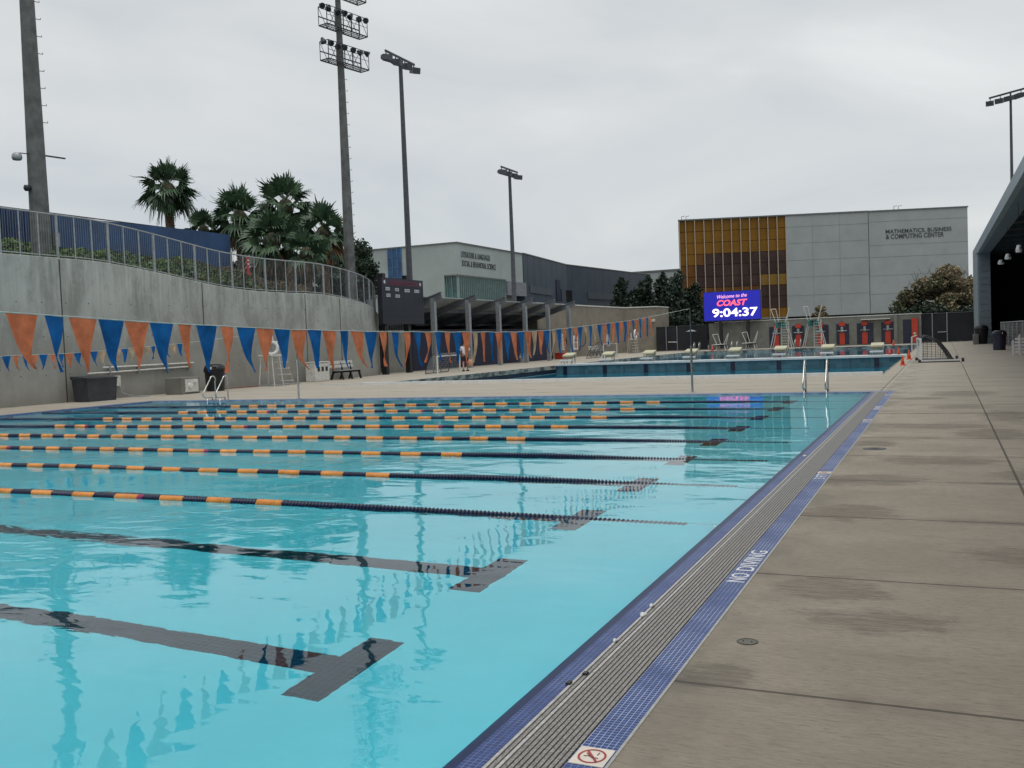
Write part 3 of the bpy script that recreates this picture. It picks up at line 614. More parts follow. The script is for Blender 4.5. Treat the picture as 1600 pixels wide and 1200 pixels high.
def pole_light(name_label, bx, by, ztop, zb, r0, n, L_, ang, group='slim floodlight poles'):
    t = thing('floodlight_pole', name_label, 'floodlight pole', (bx, by, zb), group)
    MB().tube([(bx, by, zb), (bx, by, zb + (ztop - zb) * .5), (bx, by, ztop)], [r0, r0 * .8, r0 * .55], 10).obj('pole', 'polesteel', t)
    d = Vector((math.cos(ang), math.sin(ang), 0)); nn = Vector((d.y, -d.x, 0))
    MB().bar(Vector((bx, by, ztop + .35)) - d * L_ / 2, Vector((bx, by, ztop + .35)) + d * L_ / 2, .12, .16).obj('crossarm', 'dark', t)
    MB().bar((bx, by, ztop - .3), (bx, by, ztop + .4), .14).obj('mast_top', 'dark', t)
    for k in range(n):
        s = (k / (n - 1) - .5) * L_ * .95; c = Vector((bx, by, ztop + .35)) + d * s; f = (nn * 1.0 + d * (.5 - k / (n - 1)) * 1.2 + Vector((0, 0, -.22))).normalized()
        side = f.cross(Vector((0, 0, 1))).normalized(); up = side.cross(f)
        h = MB(); c0 = c + Vector((0, 0, -.55))
        h.loft([[tuple(c0 + f * a + side * w_ * sx + up * hh * sz) for sx, sz in ((-1, -1), (1, -1), (1, 1), (-1, 1))] for a, w_, hh in ((-.45, .16, .1), (-.25, .30, .2), (.45, .36, .25), (.5, .36, .25))])
        h.obj('floodlight', 'polesteel', t); MB().bar(c, c0, .07).obj('bracket', 'dark', t)
    return t
p = aY(625.5, 97, 70); pole_light('tall slim floodlight pole with four lamps rising behind the scoreboard', p[0], p[1], p[2], 0, .30, 4, 4.7, math.radians(90))
p = aY(796, 270, 95); pole_light('slim floodlight pole standing in front of the pale lettered building', p[0], p[1], p[2], 0, .30, 4, 4.3, math.radians(90))
p = aY(1579, 150, 105); pole_light('slim floodlight pole rising behind the open sided pavilion at far right', p[0], p[1], p[2], 0, .20, 5, 4.6, math.radians(-39))

# ------------------------------------------------------------------ buildings
# pale lettered building, corner towards the pool
LX, LY0, LY1, LZ = -53.7, 103.2, 123.0, 13.9
t = thing('lettered_building', 'pale grey two storey building with green glazed corner behind the canopy', 'building', (LX, LY0, 0))
mb = MB(); mb.box(-84, LX, LY0, LY1, 10.12, LZ)                      # upper storey
mb.box(-84, -55.6, LY0 + .0, LY1, 0, 10.12); mb.box(-55.6, LX, 117.2, LY1, 8.8, 10.12); mb.box(-55.6, LX, 117.2, LY1, 0, 6.2)
mb.box(-55.6, LX - 1.5, 117.2, LY1, 6.2, 8.8)
mb.obj('wall', 'panelL', t)
MB().box(-84.1, LX + .12, LY0 - .12, LY1 + .1, LZ, LZ + .16).obj('roof_edge', 'trim', t)
gl = MB(); gl.box(-55.6, LX - .35, LY0 + .35, 117.2, 0, 10.12); gl.obj('glazing', 'glassG', t)
MB().box(-55.5, LX + .02, LY0 + .0, 117.25, 9.94, 10.12).obj('soffit', 'trim', t)
for k in range(26): y = LY0 + .25 + k * .54; MB().box(LX - .30, LX + .02, y, y + .10, 3, 9.94).obj('fin', 'fin', t)
for k in range(3): MB().box(-55.4 + k * .7, -55.33 + k * .7, LY0 + .22, LY0 + .34, 3, 9.94).obj('fin', 'fin', t)
MB().box(LX - .6, LX + .25, 117.2, LY1 + .5, 8.0, 9.9).obj('band', mat('grey_band', (.22, .24, .27), .6), t)
w_ = MB().box(-63.45, -61.45, LY0 - .06, LY0 + .1, 9.2, LZ - .02).obj('tall_window', 'glassB', t)
fr = MB()
for x in (-63.47, -62.8, -62.1, -61.5): fr.box(x, x + .06, LY0 - .12, LY0 - .06, 9.2, LZ)
for z in (10.2, 11.5, 12.8): fr.box(-63.47, -61.44, LY0 - .12, LY0 - .065, z, z + .05)
fr.obj('frame', mat('blue_frame', (.06, .20, .36), .4), w_)
a = aX(722, 393.2, LX); b_ = aX(768, 408, LX)
text_mesh('LITERATURE & LANGUAGES', 'lettering', 'letter', (LX + .02, 104.3, 12.28), (0, 1, 0), (0, 0, 1), w=8.1, h=.72, parent=t, depth=.03)
text_mesh('SOCIAL & BEHAVIORAL SCIENCE', 'lettering', 'letter', (LX + .02, 104.4, 11.20), (0, 1, 0), (0, 0, 1), w=9.7, h=.72, parent=t, depth=.03)
# slate clad building
t = thing('slate_building', 'long dark slate blue building running back beyond the beige wall', 'building', (-54, 125, 0))
pts = [g(817, 396.4, 14), g(884.4, 414, 14), g(1016, 429.7, 14)]
poly = [(-56.6, 123.1)] + [(p[0], p[1]) for p in pts] + [(-90, 186), (-90, 123.1)]
MB().prism(poly, 0, 14).obj('wall', 'slate', t); MB().prism([(x * 1.0 + .08, y) for x, y in poly], 14, 14.15).obj('roof_edge', 'trim', t)
def on_seg(a, b, u, dn, z0, z1, w, name, m, th=.12):
    d = Vector((b[0] - a[0], b[1] - a[1], 0)); L_ = d.length; d /= L_; n_ = Vector((d.y, -d.x, 0)); o_ = Vector((a[0], a[1], 0)) + d * u
    mb = MB(); P4 = [o_ + n_ * dn, o_ + d * w + n_ * dn, o_ + d * w + n_ * (dn - th), o_ - n_ * (th - dn)]
    mb.prism([(v.x, v.y) for v in P4][::-1], z0, z1); return mb.obj(name, m, t)
def ray_seg(px, py, a, b):      # where a photo column meets the wall a-b: distance along it and height
    r = ray(px, py); A = np.array([[r[0], a[0] - b[0]], [r[1], a[1] - b[1]]]); k, u = np.linalg.solve(A, np.array([a[0], a[1]])); return float(u * math.dist(a[:2], b[:2])), float(H + r[2] * k)
for (x0, y0, x1, y1, nm, mm, s_) in [(827, 446, 862, 462, 'panel', 'slate2', 0), (876, 452, 877, 471, 'recess', 'navyT', 0), (918, 457, 960, 469, 'panel', 'slate2', 1), (868, 437, 875, 470, 'recess', 'navyW', 0), (878, 453, 893, 471, 'window', 'glassD', 1)]:
    A_, B_ = (pts[0], pts[1]) if s_ == 0 else (pts[1], pts[2])
    u0, z1 = ray_seg(x0, y0, A_, B_); u1, z0 = ray_seg(x1, y1, A_, B_); on_seg(A_, B_, u0, .14, min(z0, z1), max(z0, z1), u1 - u0, nm, mm)
for A_, B_ in ((pts[0], pts[1]), (pts[1], pts[2])):
    L_ = math.dist(A_[:2], B_[:2]); k = 2.0
    while k < L_: on_seg(A_, B_, k, .02, 0, 14, .05, 'seam', 'slate2', .05); k += 3.2
# pale building far behind the conifers
t = thing('pale_building', 'pale grey block just showing behind the conifers', 'building', (-50, 215, 0))
mb = MB().box(-80, -36, 212, 230, 0, 16.4); mb.obj('wall', 'panelL', t); MB().box(-80.2, -35.8, 211.8, 230, 16.4, 16.8).obj('roof_edge', 'trim', t)
for k in range(3): MB().box(-56 + 6 * k, -53 + 6 * k, 211.9, 212, 9, 12).obj('window', 'glassD', t)
# amber and grey building
TL, TM, TR = g(1060, 345.6, 20), g(1229, 337, 20), g(1512, 323.6, 20)
rz = math.atan2(TR[1] - TL[1], TR[0] - TL[0]); W_ = math.dist(TL[:2], TR[:2])
t = thing('mathematics_building', 'large grey panelled building with amber glass left half behind the video board', 'building', (TL[0], TL[1], 0))
U = Vector((math.cos(rz), math.sin(rz), 0)); V = Vector((-math.sin(rz), math.cos(rz), 0)); O = Vector((TL[0], TL[1], 0))
def LB(x0, x1, y0, y1, z0, z1, name, m, par=None):
    P4 = [O + U * a + V * b for a, b in ((x0, y0), (x1, y0), (x1, y1), (x0, y1))]
    return MB().prism([(v.x, v.y) for v in P4], z0, z1).obj(name, m, par or t)
def uz(px, py):
    u, z = ray_seg(px, py, TL, TR); return u, z
UA = uz(1229, 400)[0]; UB = uz(1357.5, 400)[0]; ZB = 4.0
LB(UA, UB, 0, 26, ZB, 20, 'wall', 'panel'); LB(UB + .12, W_, .12, 26, ZB, 20, 'wall', 'panel'); MB().prism([(v.x, v.y) for v in (O + V * .5, O + U * UA + V * .5, O + U * UA + V * 26, O + U * 4.5 + V * 26)], ZB, 20).obj('wall', 'brown', t)
MB().prism([(v.x, v.y) for v in (O - U * .1 - V * .12, O + U * UB - V * .12, O + U * UB + V * 26.1, O + U * 4.6 + V * 26.1)], 20, 20.22).obj('roof_edge', 'trim', t); LB(UB, W_ + .1, .0, 26.1, 20, 20.2, 'roof_edge', 'trim')
LB(1, W_ - .5, 3, 25, -.2, ZB, 'ground_floor', 'dark')
LB(W_ + .0, W_ + .45, 2, 20, 8, 17.3, 'side_bay', 'panel'); LB(W_ + .45, W_ + .9, 4, 16, 10.2, 14.8, 'side_bay', 'panelL')
jm = mat('panel_joint', (.225, .25, .25), .6)
mb = MB()
def LBm(mb, x0, x1, y0, y1, z0, z1):
    P4 = [O + U * a + V * b for a, b in ((x0, y0), (x1, y0), (x1, y1), (x0, y1))]; mb.prism([(v.x, v.y) for v in P4], z0, z1)
for z in (18.2, 15.6, 12.9, 10.2, 7.3): LBm(mb, UA + .1, UB, -.02, .05, z, z + .045)
for z in (18.4, 14.7, 12.8, 9.9, 7.0): LBm(mb, UB + .12, W_, .10, .16, z, z + .045)
for u in (UA + 4.1, UA + 8.3): LBm(mb, u, u + .035, -.02, .05, ZB, 20)
mb.obj('panel_joints', jm, t)
# glass cells in rows; colours follow the photo
mx_ = [125, 185, 270, 357, 443, 527, 613, 700, 785, 872, 957, 1043, 1125]; mu = [uz(1040 + v / 6, 345)[0] for v in mx_]
rows = [uz(1229, 320 + v / 6)[1] for v in (105, 210, 318, 425, 530, 640, 745, 850, 960, 1052)]; rows[0] = 20; rows[-1] = ZB
for i in range(12):
    for j in range(9):
        if j < 3: c_ = 'gold'
        elif i < 2: c_ = 'gold' if j in (3, 8, 6) else 'brown'
        elif i >= 9: c_ = ['plum', 'plum', 'gold2', 'plum', 'plum', 'brown'][j - 3] if j < 8 else 'gold'
        else: c_ = 'plum' if j < 6 else 'brown'
        if i == 2 and 3 <= j <= 4: c_ = 'brown' if j == 3 else 'plum'
        if j == 8: c_ = 'gold' if (i < 3 or i > 8) else 'brown'
        LB(mu[i] + .03, mu[i + 1] - .03, .25, .5, rows[j + 1] + .04, rows[j] - .04, 'glass_pane', c_)
for i in range(13): LB(mu[i] - .055, mu[i] + .055, -.10 if i < 12 else -.02, .28, ZB - (.8 if 4 < i < 12 else 0), 20, 'mullion', 'mull')
LB(0, UA, .0, .5, ZB - .12, ZB, 'sill', 'panelL')
ft = lambda px, py: O + U * uz(px, py)[0] + V * .10 + Vector((0, 0, uz(px, py)[1]))
a = ft(1384.3, 366); b_ = ft(1487, 361)
text_mesh('MATHEMATICS, BUSINESS', 'lettering', 'letter', ft(1384.3, 366) - V * .02, U, (0, 0, 1), w=(b_ - a).length, h=.74, parent=t, depth=.02, bold=.01)
a = ft(1384.6, 373.6); b_ = ft(1475, 369)
text_mesh('& COMPUTING CENTER', 'lettering', 'letter', ft(1384.6, 373.6) - V * .02, U, (0, 0, 1), w=(b_ - a).length, h=.74, parent=t, depth=.02, bold=.01)
for px in (1065, 1072, 1397, 1404): p = ft(px, 342 if px < 1100 else 329); MB().tube([(p.x, p.y, 20.2), (p.x, p.y, 20.7), (p.x + .5, p.y, 20.75)], .06, 5).obj('roof_bracket', 'galv', t)

# beige building beyond the canopy
t = thing('beige_building', 'low beige stucco building behind the lifeguard chair and benches', 'building', (-30.2, 88, 0))
MB().prism([(-31.4, 74.6), (-31.0, 97.6), (-27.9, 99.2), (-27.9, 104), (-44, 104), (-44, 74.6)], 0, 4.75).obj('wall', 'beige', t)
MB().prism([(-31.34, 74.5), (-30.94, 97.55), (-27.84, 99.1), (-27.84, 104), (-44, 104), (-44, 74.5)], 4.75, 4.86).obj('roof_edge', 'whiteD', t)
MB().box(-28.4, -28.0, 98.6, 98.9, 3.2, 3.5).obj('wall_lamp', 'whiteD', t)
# canopy
t = thing('canopy', 'steel framed shade canopy with tilted rafters and grey posts along the pool deck', 'canopy', (-29, 60, 0))
yp = [51.0, 55.65, 60.3, 64.9, 69.4, 73.9]
for y in yp:
    MB().box(-28.44, -28.16, y - .14, y + .14, 0, 4.42).obj('post', 'galv', t)
    r_ = MB(); a = Vector((-27.7, y, 4.76)); b_ = Vector((-38, y, 1.67)); d = (b_ - a)
    for dz, hh, ww in ((.0, .05, .22), (-.36, .05, .22), (-.18, .34, .05)): r_.bar(a + Vector((0, 0, dz)), b_ + Vector((0, 0, dz)), ww, hh)
    r_.obj('rafter', mat('rafter_steel', (.19, .20, .215), .5, .1, 4, metal=.3), t)
rf_ = MB(); rf_.add([(-28.7, 50, 4.50), (-28.7, 74.6, 4.50), (-38, 74.6, 1.71), (-38, 50, 1.71), (-28.7, 50, 4.56), (-28.7, 74.6, 4.56), (-38, 74.6, 1.77), (-38, 50, 1.77)], [(0, 1, 2, 3), (7, 6, 5, 4), (0, 4, 5, 1), (1, 5, 6, 2), (2, 6, 7, 3), (3, 7, 4, 0)])
rf_.obj('roof', mat('roof_sheet', (.36, .38, .38), .6, .1, 1.), t)
for xx in (-30.6, -33.2): MB().box(xx - .06, xx + .06, 50, 74.4, 4.5 + (xx + 28.7) * .3 - .2, 4.5 + (xx + 28.7) * .3 - .02).obj('purlin', mat('rafter_steel', (.1, .1, .1)), t)
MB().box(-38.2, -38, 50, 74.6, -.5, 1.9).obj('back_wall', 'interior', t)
t = thing('screen_wall', 'dark navy screen wall under the canopy behind the walking person', 'wall', (-30, 64, 0))
MB().box(-30.2, -30, 51.2, 74.4, 0, 2.5).obj('panel', 'navyW', t); MB().box(-30.24, -29.96, 51.2, 74.4, 2.5, 2.56).obj('cap', 'dark', t)
t = thing('low_wall', 'grey concrete low wall behind the scoreboard posts', 'wall', (-30, 50, 0))
MB().box(-30.4, -30.1, 48.2, 51.2, 0, 2.55).obj('wall', 'wall', t)
rr = MB()
for y in np.arange(48.3, 51.2, .28): rr.tube([(-30.25, y, 2.5), (-30.25, y, 3.5)], .015, 4)
rr.tube([(-30.25, 48.2, 3.5), (-30.25, 51.2, 3.5)], .025, 5); rr.obj('handrail', 'galv', t)

# shower wall
SY = 98.0
t = thing('shower_wall', 'long grey block wall with orange shower stations on navy panels beyond the pool', 'wall', (-12, SY, 0))
x0 = aY(1104, 540, SY)[0]; x1 = aY(1440, 530, SY)[0]
mb = MB().box(x0 + .9, x1, SY, SY + .3, 0, 2.78); mb.prism([(x0, SY + 1.2), (x0 + .9, SY), (x0 + 1.1, SY + .3), (x0 + .2, SY + 1.4)], 0, 2.72); mb.obj('wall', 'greyst', t)
MB().box(x0 + .9, x1 + .05, SY - .04, SY + .34, 2.78, 2.86).obj('coping', 'whiteD', t)
MB().box(x1 - 2.4, x1 - 2.1, SY - .3, SY - .002, 0, 2.8).obj('pilaster', 'greyst', t); MB().box(x1 - .22, x1, SY - .3, SY - .002, 0, 2.8).obj('pilaster', 'greyst', t)
for (pa, pb, pc) in [(1202, 1219, 1213.5), (1238, 1257, 1247.5), (1281, 1295, 1282), (1307, 1327, 1316), (1339, 1365, 1351.5), (1377, 1399, 1387.5)]:
    a, b_, c = (aY(v, 525, SY)[0] for v in (pa, pb, pc))
    MB().box(a, b_, SY - .03, SY - .001, .12, 2.12).obj('navy_panel', 'navyP', t)
    s_ = MB().box(c - .24, c + .24, SY - .06, SY - .031, .12, 1.25).obj('shower_station', 'redor', t)
    MB().bbox(c - .27, c + .27, SY - .12, SY - .031, 1.88, 2.3, .04).obj('cap', 'redor', s_)
    MB().bbox(c - .13, c + .13, SY - .16, SY - .061, 1.3, 1.85, .04).obj('valve', 'galv', s_)
    MB().tube([(c - .4, SY - .2, 1.45), (c + .45, SY - .2, 1.45)], .035, 6).obj('pipe', 'galv', s_)
a, b_ = aY(1411, 520, SY)[0], aY(1426, 520, SY)[0]; MB().box(a, b_, SY - .03, SY - .001, .0, 2.3).obj('door', 'navyP', t)
for x in (aY(1340, 500, SY)[0], aY(1368, 500, SY)[0]): pass
MB().box(aY(1346, 500, SY)[0], aY(1391, 500, SY)[0], SY - .5, SY - .001, 2.42, 2.5).obj('shelf', 'whiteD', t)
t = thing('rescue_board', 'red rescue board standing upright against the right end of the shower wall', 'rescue board', aY(1430, 537, 97.4))
c = aY(1430, 520, 97.5)[0]; MB().prism([(c - .3, 97.5), (c + .25, 97.5), (c + .25, 97.62), (c - .3, 97.62)], .1, 2.4).obj('board', 'redor', t); MB().lathe((c - .05, 97.44, .95), [(.0, -.04), (.12, -.03), (.12, .03), (0, .04)], 12, 'y').obj('emblem', 'yellow', t)
# video board
BY = 97.2; A = aY(1100, 503, BY); B = aY(1189.5, 500, BY); TZ = aY(1100, 457, BY)[2]
t = thing('video_board', 'lit blue video board on two black posts showing the time', 'video board', ((A[0] + B[0]) / 2, BY, 0))
zb, zt = A[2] + .02, TZ; MB().box(A[0], B[0], BY, BY + .5, zb, zt).obj('casing', 'navyP', t)
MB().box(A[0] + .05, B[0] - .05, BY - .03, BY - .001, zb + .05, zt - .05).obj('screen', 'ledblue', t)
sw, sh = B[0] - A[0], zt - zb; X0 = A[0]
for px in (1126, 1168.5): x = aY(px, 520, BY)[0]; MB().box(x - .14, x + .14, BY + .05, BY + .4, 0, zb).obj('post', 'black2', t)
text_mesh('9:04:37', 'clock_digits', 'ledwhite', (X0 + sw * .155, BY - .04, zb + sh * .13), (1, 0, 0), (0, 0, 1), w=sw * .79, h=sh * .29, parent=t, depth=.008, bold=.022)
text_mesh('COAST', 'screen_text', 'ledpink', (X0 + sw * .24, BY - .04, zb + sh * .50), (1, 0, 0), (0, 0, 1), w=sw * .53, h=sh * .21, parent=t, depth=.008, bold=.03, shear=.25)
text_mesh('Welcome to the', 'screen_text', 'ledrose', (X0 + sw * .245, BY - .04, zb + sh * .755), (1, 0, 0.03), (0, 0, 1), w=sw * .52, h=sh * .12, parent=t, depth=.008, bold=.01, shear=.25)
# left scoreboard
SX = -28.25; y0, y1 = 45.15, 49.75; zb, zt = 2.84, 5.42
t = thing('scoreboard', 'dark navy scoreboard with a red name line on two black posts beside the canopy', 'scoreboard', (SX, 47.4, 0))
MB().box(SX - .3, SX, y0, y1, zb, zt).obj('board', mat('board_navy', (.009, .011, .021), .5, .2, 1.5), t)
MB().box(SX, SX + .012, y0 + .05, y1 - .05, zt - .44, zt - .05).obj('header', mat('board_header', (.035, .015, .035), .5), t)
for y in (45.95, 48.55): MB().box(SX - .62, SX - .32, y - .15, y + .15, 0, zt + .28).obj('post', 'black2', t)
text_mesh('ORANGE COAST COLLEGE', 'lettering', 'sbred', (SX + .013, y0 + .85, zt - .37), (0, 1, 0), (0, 0, 1), w=3.0, h=.22, parent=t, depth=.012, bold=.015)
for yy_, zz_, w_, s_ in [(45.55, 4.72, .42, 'EVENT'), (46.55, 4.70, .40, 'HEAT'), (47.6, 4.68, .56, 'LENGTH'), (48.7, 4.68, .56, 'RECORD'), (45.6, 4.36, .42, 'HOME'), (46.58, 4.34, .45, 'GUEST')]:
    l_ = MB().box(SX, SX + .014, yy_, yy_ + w_, zz_, zz_ + .17).obj('label_plate', 'sbwhite', t)
    text_mesh(s_, 'label_text', 'letter', (SX + .015, yy_ + .03, zz_ + .04), (0, 1, 0), (0, 0, 1), w=w_ - .06, h=.09, parent=l_, depth=.004)
for y in (y0 + .3, y1 - .35):
    MB().lathe((SX + .0, y, zt - .24), [(.0, .0), (.1, .004), (.1, .012), (.0, .014)], 12, 'x').obj('emblem', 'sbwhite', t)
mb = MB()
for z in (3.4, 3.1): mb.box(SX, SX + .008, y0 + .1, y1 - .1, z, z + .02)
mb.obj('seam', 'dark', t)

# pavilion at right
t = thing('pavilion', 'open sided pavilion with grey blue frame and dark interior at the right edge', 'building', (3, 85, 0))
MB().prism([(2.5, 85), (3.44, 85), (3.44, 97), (2.5, 97)], 0, 7.3).obj('column', 'sidingL', t)
mb = MB()
z = .55
while z < 7.0: mb.add([(2.62, 84.94, z), (3.43, 84.94, z), (3.43, 84.975, z + .50), (2.62, 84.975, z + .50), (2.62, 84.999, z), (3.43, 84.999, z), (3.43, 84.999, z + .50), (2.62, 84.999, z + .50)], [(0, 1, 2, 3), (4, 5, 1, 0), (3, 2, 6, 7), (0, 3, 7, 4), (1, 5, 6, 2)]); z += .52
mb.obj('siding', 'siding', t)
fz0 = lambda y: 7.17 + (y - 83) * .0139; fz1 = lambda y: 8.12 + (y - 92) * .0195
ys_ = [97, 85, 60, 30, -30]
mb = MB(); mb.loft([[(2.5, y, fz0(y)), (2.5, y, fz1(y)), (2.75, y, fz1(y)), (2.75, y, fz0(y))] for y in ys_]); mb.obj('fascia', 'sidingL', t)
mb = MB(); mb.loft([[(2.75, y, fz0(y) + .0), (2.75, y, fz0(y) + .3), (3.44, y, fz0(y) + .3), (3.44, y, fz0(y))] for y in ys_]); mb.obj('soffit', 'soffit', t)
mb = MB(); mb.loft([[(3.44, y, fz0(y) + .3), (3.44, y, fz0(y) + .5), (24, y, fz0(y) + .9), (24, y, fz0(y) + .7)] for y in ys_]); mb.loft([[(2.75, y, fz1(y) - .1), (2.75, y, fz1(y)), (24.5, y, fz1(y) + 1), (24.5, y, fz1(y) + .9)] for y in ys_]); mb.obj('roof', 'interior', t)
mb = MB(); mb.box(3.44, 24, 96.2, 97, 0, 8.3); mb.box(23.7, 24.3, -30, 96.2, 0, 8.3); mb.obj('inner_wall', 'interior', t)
for k in range(14): MB().bar((3.5, 92 - 5 * k, fz0(92 - 5 * k) - .12 + .3), (23.7, 92 - 5 * k, fz0(92 - 5 * k) + .4), .12, .3).obj('ceiling_beam', mat('beam_dark', (.05, .065, .08), .6), t)
for (px, py, Y_) in [(1564, 408, 72), (1575, 399, 60), (1592, 386, 46)]:
    p = aY(px, py, Y_); l_ = thing('pendant_floodlight', {72: 'farthest white pendant floodlight hanging under the pavilion roof', 60: 'middle white pendant floodlight hanging under the pavilion roof', 46: 'nearest white pendant floodlight hanging under the pavilion roof'}[Y_], 'ceiling light', p, 'pendant floodlights')
    k = Y_ / 60 * .17; MB().lathe(p, [(0, .1), (k * .6, .08), (k, -.12), (k * .9, -.22), (0, -.2)], 12).obj('shade', 'white', l_); MB().tube([p, (p[0], p[1], fz0(Y_) + .35)], .015, 4).obj('stem', 'dark', l_)
    MB().box(p[0] + k * .2, p[0] + k * .6, p[1] - k * 1.05, p[1] - k * .8, p[2] - .12, p[2]).obj('housing', 'dark', l_)
# fence with red netting inside the pavilion
t = thing('pavilion_railing', 'low chain link railing running inside the pavilion opening', 'railing', (3.95, 60, 0))
mb = MB(); mb.tube([(3.75, 78, 1.62), (4.1, 44, 1.62)], .03, 6); mb.obj('top_rail', 'galv', t)
for k in range(10): y = 77.5 - 3.6 * k; x = 3.75 + (78 - y) / 34 * .35; MB().tube([(x, y, 0), (x, y, 1.64)], .032, 6).obj('post', 'galv', t)
mb = MB()
for k in range(220):
    y = 78 - k * .155; x = 3.75 + (78 - y) / 34 * .35; mb.tube([(x, y, .1), (x, y - .7, 1.55)], .004, 3, False); mb.tube([(x, y, 1.55), (x, y - .7, .1)], .004, 3, False)
setk(mb.obj('chain_link', 'galv', t), 'stuff')
t = thing('red_netting', 'bundled red lane lines piled against the pavilion railing', 'netting', (4.3, 56, 0))
pts_ = []; mb = MB()
for k in range(26):
    y = 66 - k * .75; h_ = .55 + .75 * min(1, k / 8) + random.uniform(-.2, .2); x = 4.2 + random.uniform(-.05, .2)
    mb.tube([(x + .1, y - .5, .05), (x, y - .2, h_ * .6), (x - .05, y, h_), (x, y + .25, h_ * .55), (x + .15, y + .45, .1)], [.09, .1, .08, .1, .09], 6)
mb.obj('bundle', 'red', t)

# ------------------------------------------------------------------ gates and dark fences
def screen_fence(label, xa, xb, y, h, poles, name='gate_fence'):
    t = thing(name, label, 'fence', ((xa + xb) / 2, y, 0)); n = 12
    mb = MB()
    for k in range(n):
        a = xa + (xb - xa) * k / n; b = xa + (xb - xa) * (k + 1) / n; mb.quad((a, y + .04 * math.sin(k), .08), (b, y + .04 * math.sin(k + 1), .08), (b, y + .04 * math.sin(k + 1), h), (a, y + .04 * math.sin(k), h))
    mb.obj('windscreen', 'mesh', t)
    for x in poles: MB().tube([(x, y - .08, 0), (x, y - .08, h + .05)], .05, 6).obj('post', 'galv', t)
    MB().tube([(xa, y - .05, h), (xb, y - .05, h)], .03, 6).obj('top_rail', 'dark', t); return t
t = screen_fence('dark mesh gate fence with pale push bar between shower wall and pavilion', aY(1440, 530, 98.6)[0], 2.6, 98.6, 2.75, [aY(v, 520, 98.6)[0] for v in (1480, 1457)])
a = aY(1465, 519, 98.4); b_ = aY(1480, 518, 98.4); MB().bar(a, b_, .09).obj('push_bar', 'galv', t)
t = screen_fence('dark mesh gate fence with pale bar between the beige building and video board', aY(1026, 540, 98.9)[0], aY(1106, 540, 98.9)[0], 98.9, 2.6, [aY(v, 520, 98.9)[0] for v in (1041, 1058)])
a = aY(1044, 534.5, 98.7); b_ = aY(1058, 534.5, 98.7); MB().bar(a, b_, .09).obj('push_bar', 'whiteD', t)
for n_, (px, py, Y_) in enumerate([(1080, 517, 97.5)]):
    p = aY(px, py, 97.6); t = thing('parasol', 'open pale parasol on a thin pole before the dark gate fence', 'parasol', (p[0], p[1], 0))
    MB().lathe((p[0], p[1], p[2]), [(.02, .14), (.3, .05), (.55, -.05), (.53, -.07), (.3, .02), (.02, .1)], 12).obj('canopy', 'galv', t); MB().tube([(p[0], p[1], 0), (p[0], p[1], p[2] + .2)], .03, 6).obj('pole', 'dark', t)
    MB().lathe((p[0], p[1], .0), [(.25, 0), (.25, .08), (.05, .1)], 12).obj('base', 'dark', t)

# ================================================================== LANE ROPES
def float_mesh(name, n, R, pitch):
    """n wave discs in a row, each a bevelled fluted disc"""
    mb = MB(); seg = 14
    for k in range(n):
        x = k * pitch; prof = [(.020, .0), (R * .62, .10), (R * .95, .28), (R, .45), (R * .95, .62), (R * .55, .86), (.020, .98)]
        rings = []
        for r, f in prof:
            rings.append([(x + f * pitch + (.12 * pitch * math.cos(3 * a) if r > .03 else 0), r * math.cos(a), r * math.sin(a)) for a in [2 * math.pi * q / seg for q in range(seg)]])
        mb.loft(rings)
    me = bpy.data.meshes.new(name); me.from_pydata(mb.v, [], mb.f); me.update(); me.polygons.foreach_set('use_smooth', [True] * len(me.polygons)); return me
PIT = .0408; RR = .046
base = {}
for nm, key in (('orangeR', 'o'), ('navyR', 'n'), ('pinkR', 'p')):
    for cnt in (1, 6, 8): me = float_mesh('float_block', cnt, RR, PIT); me.materials.append(M[nm]); base[key, cnt] = me
ROPE_Y = [7.68, 9.70, 11.70, 13.70, 15.73, 17.70, 19.66, 21.75]
words_ = ['nearest', 'second nearest', 'third nearest', 'fourth nearest', 'fourth farthest', 'third farthest', 'second farthest', 'farthest']
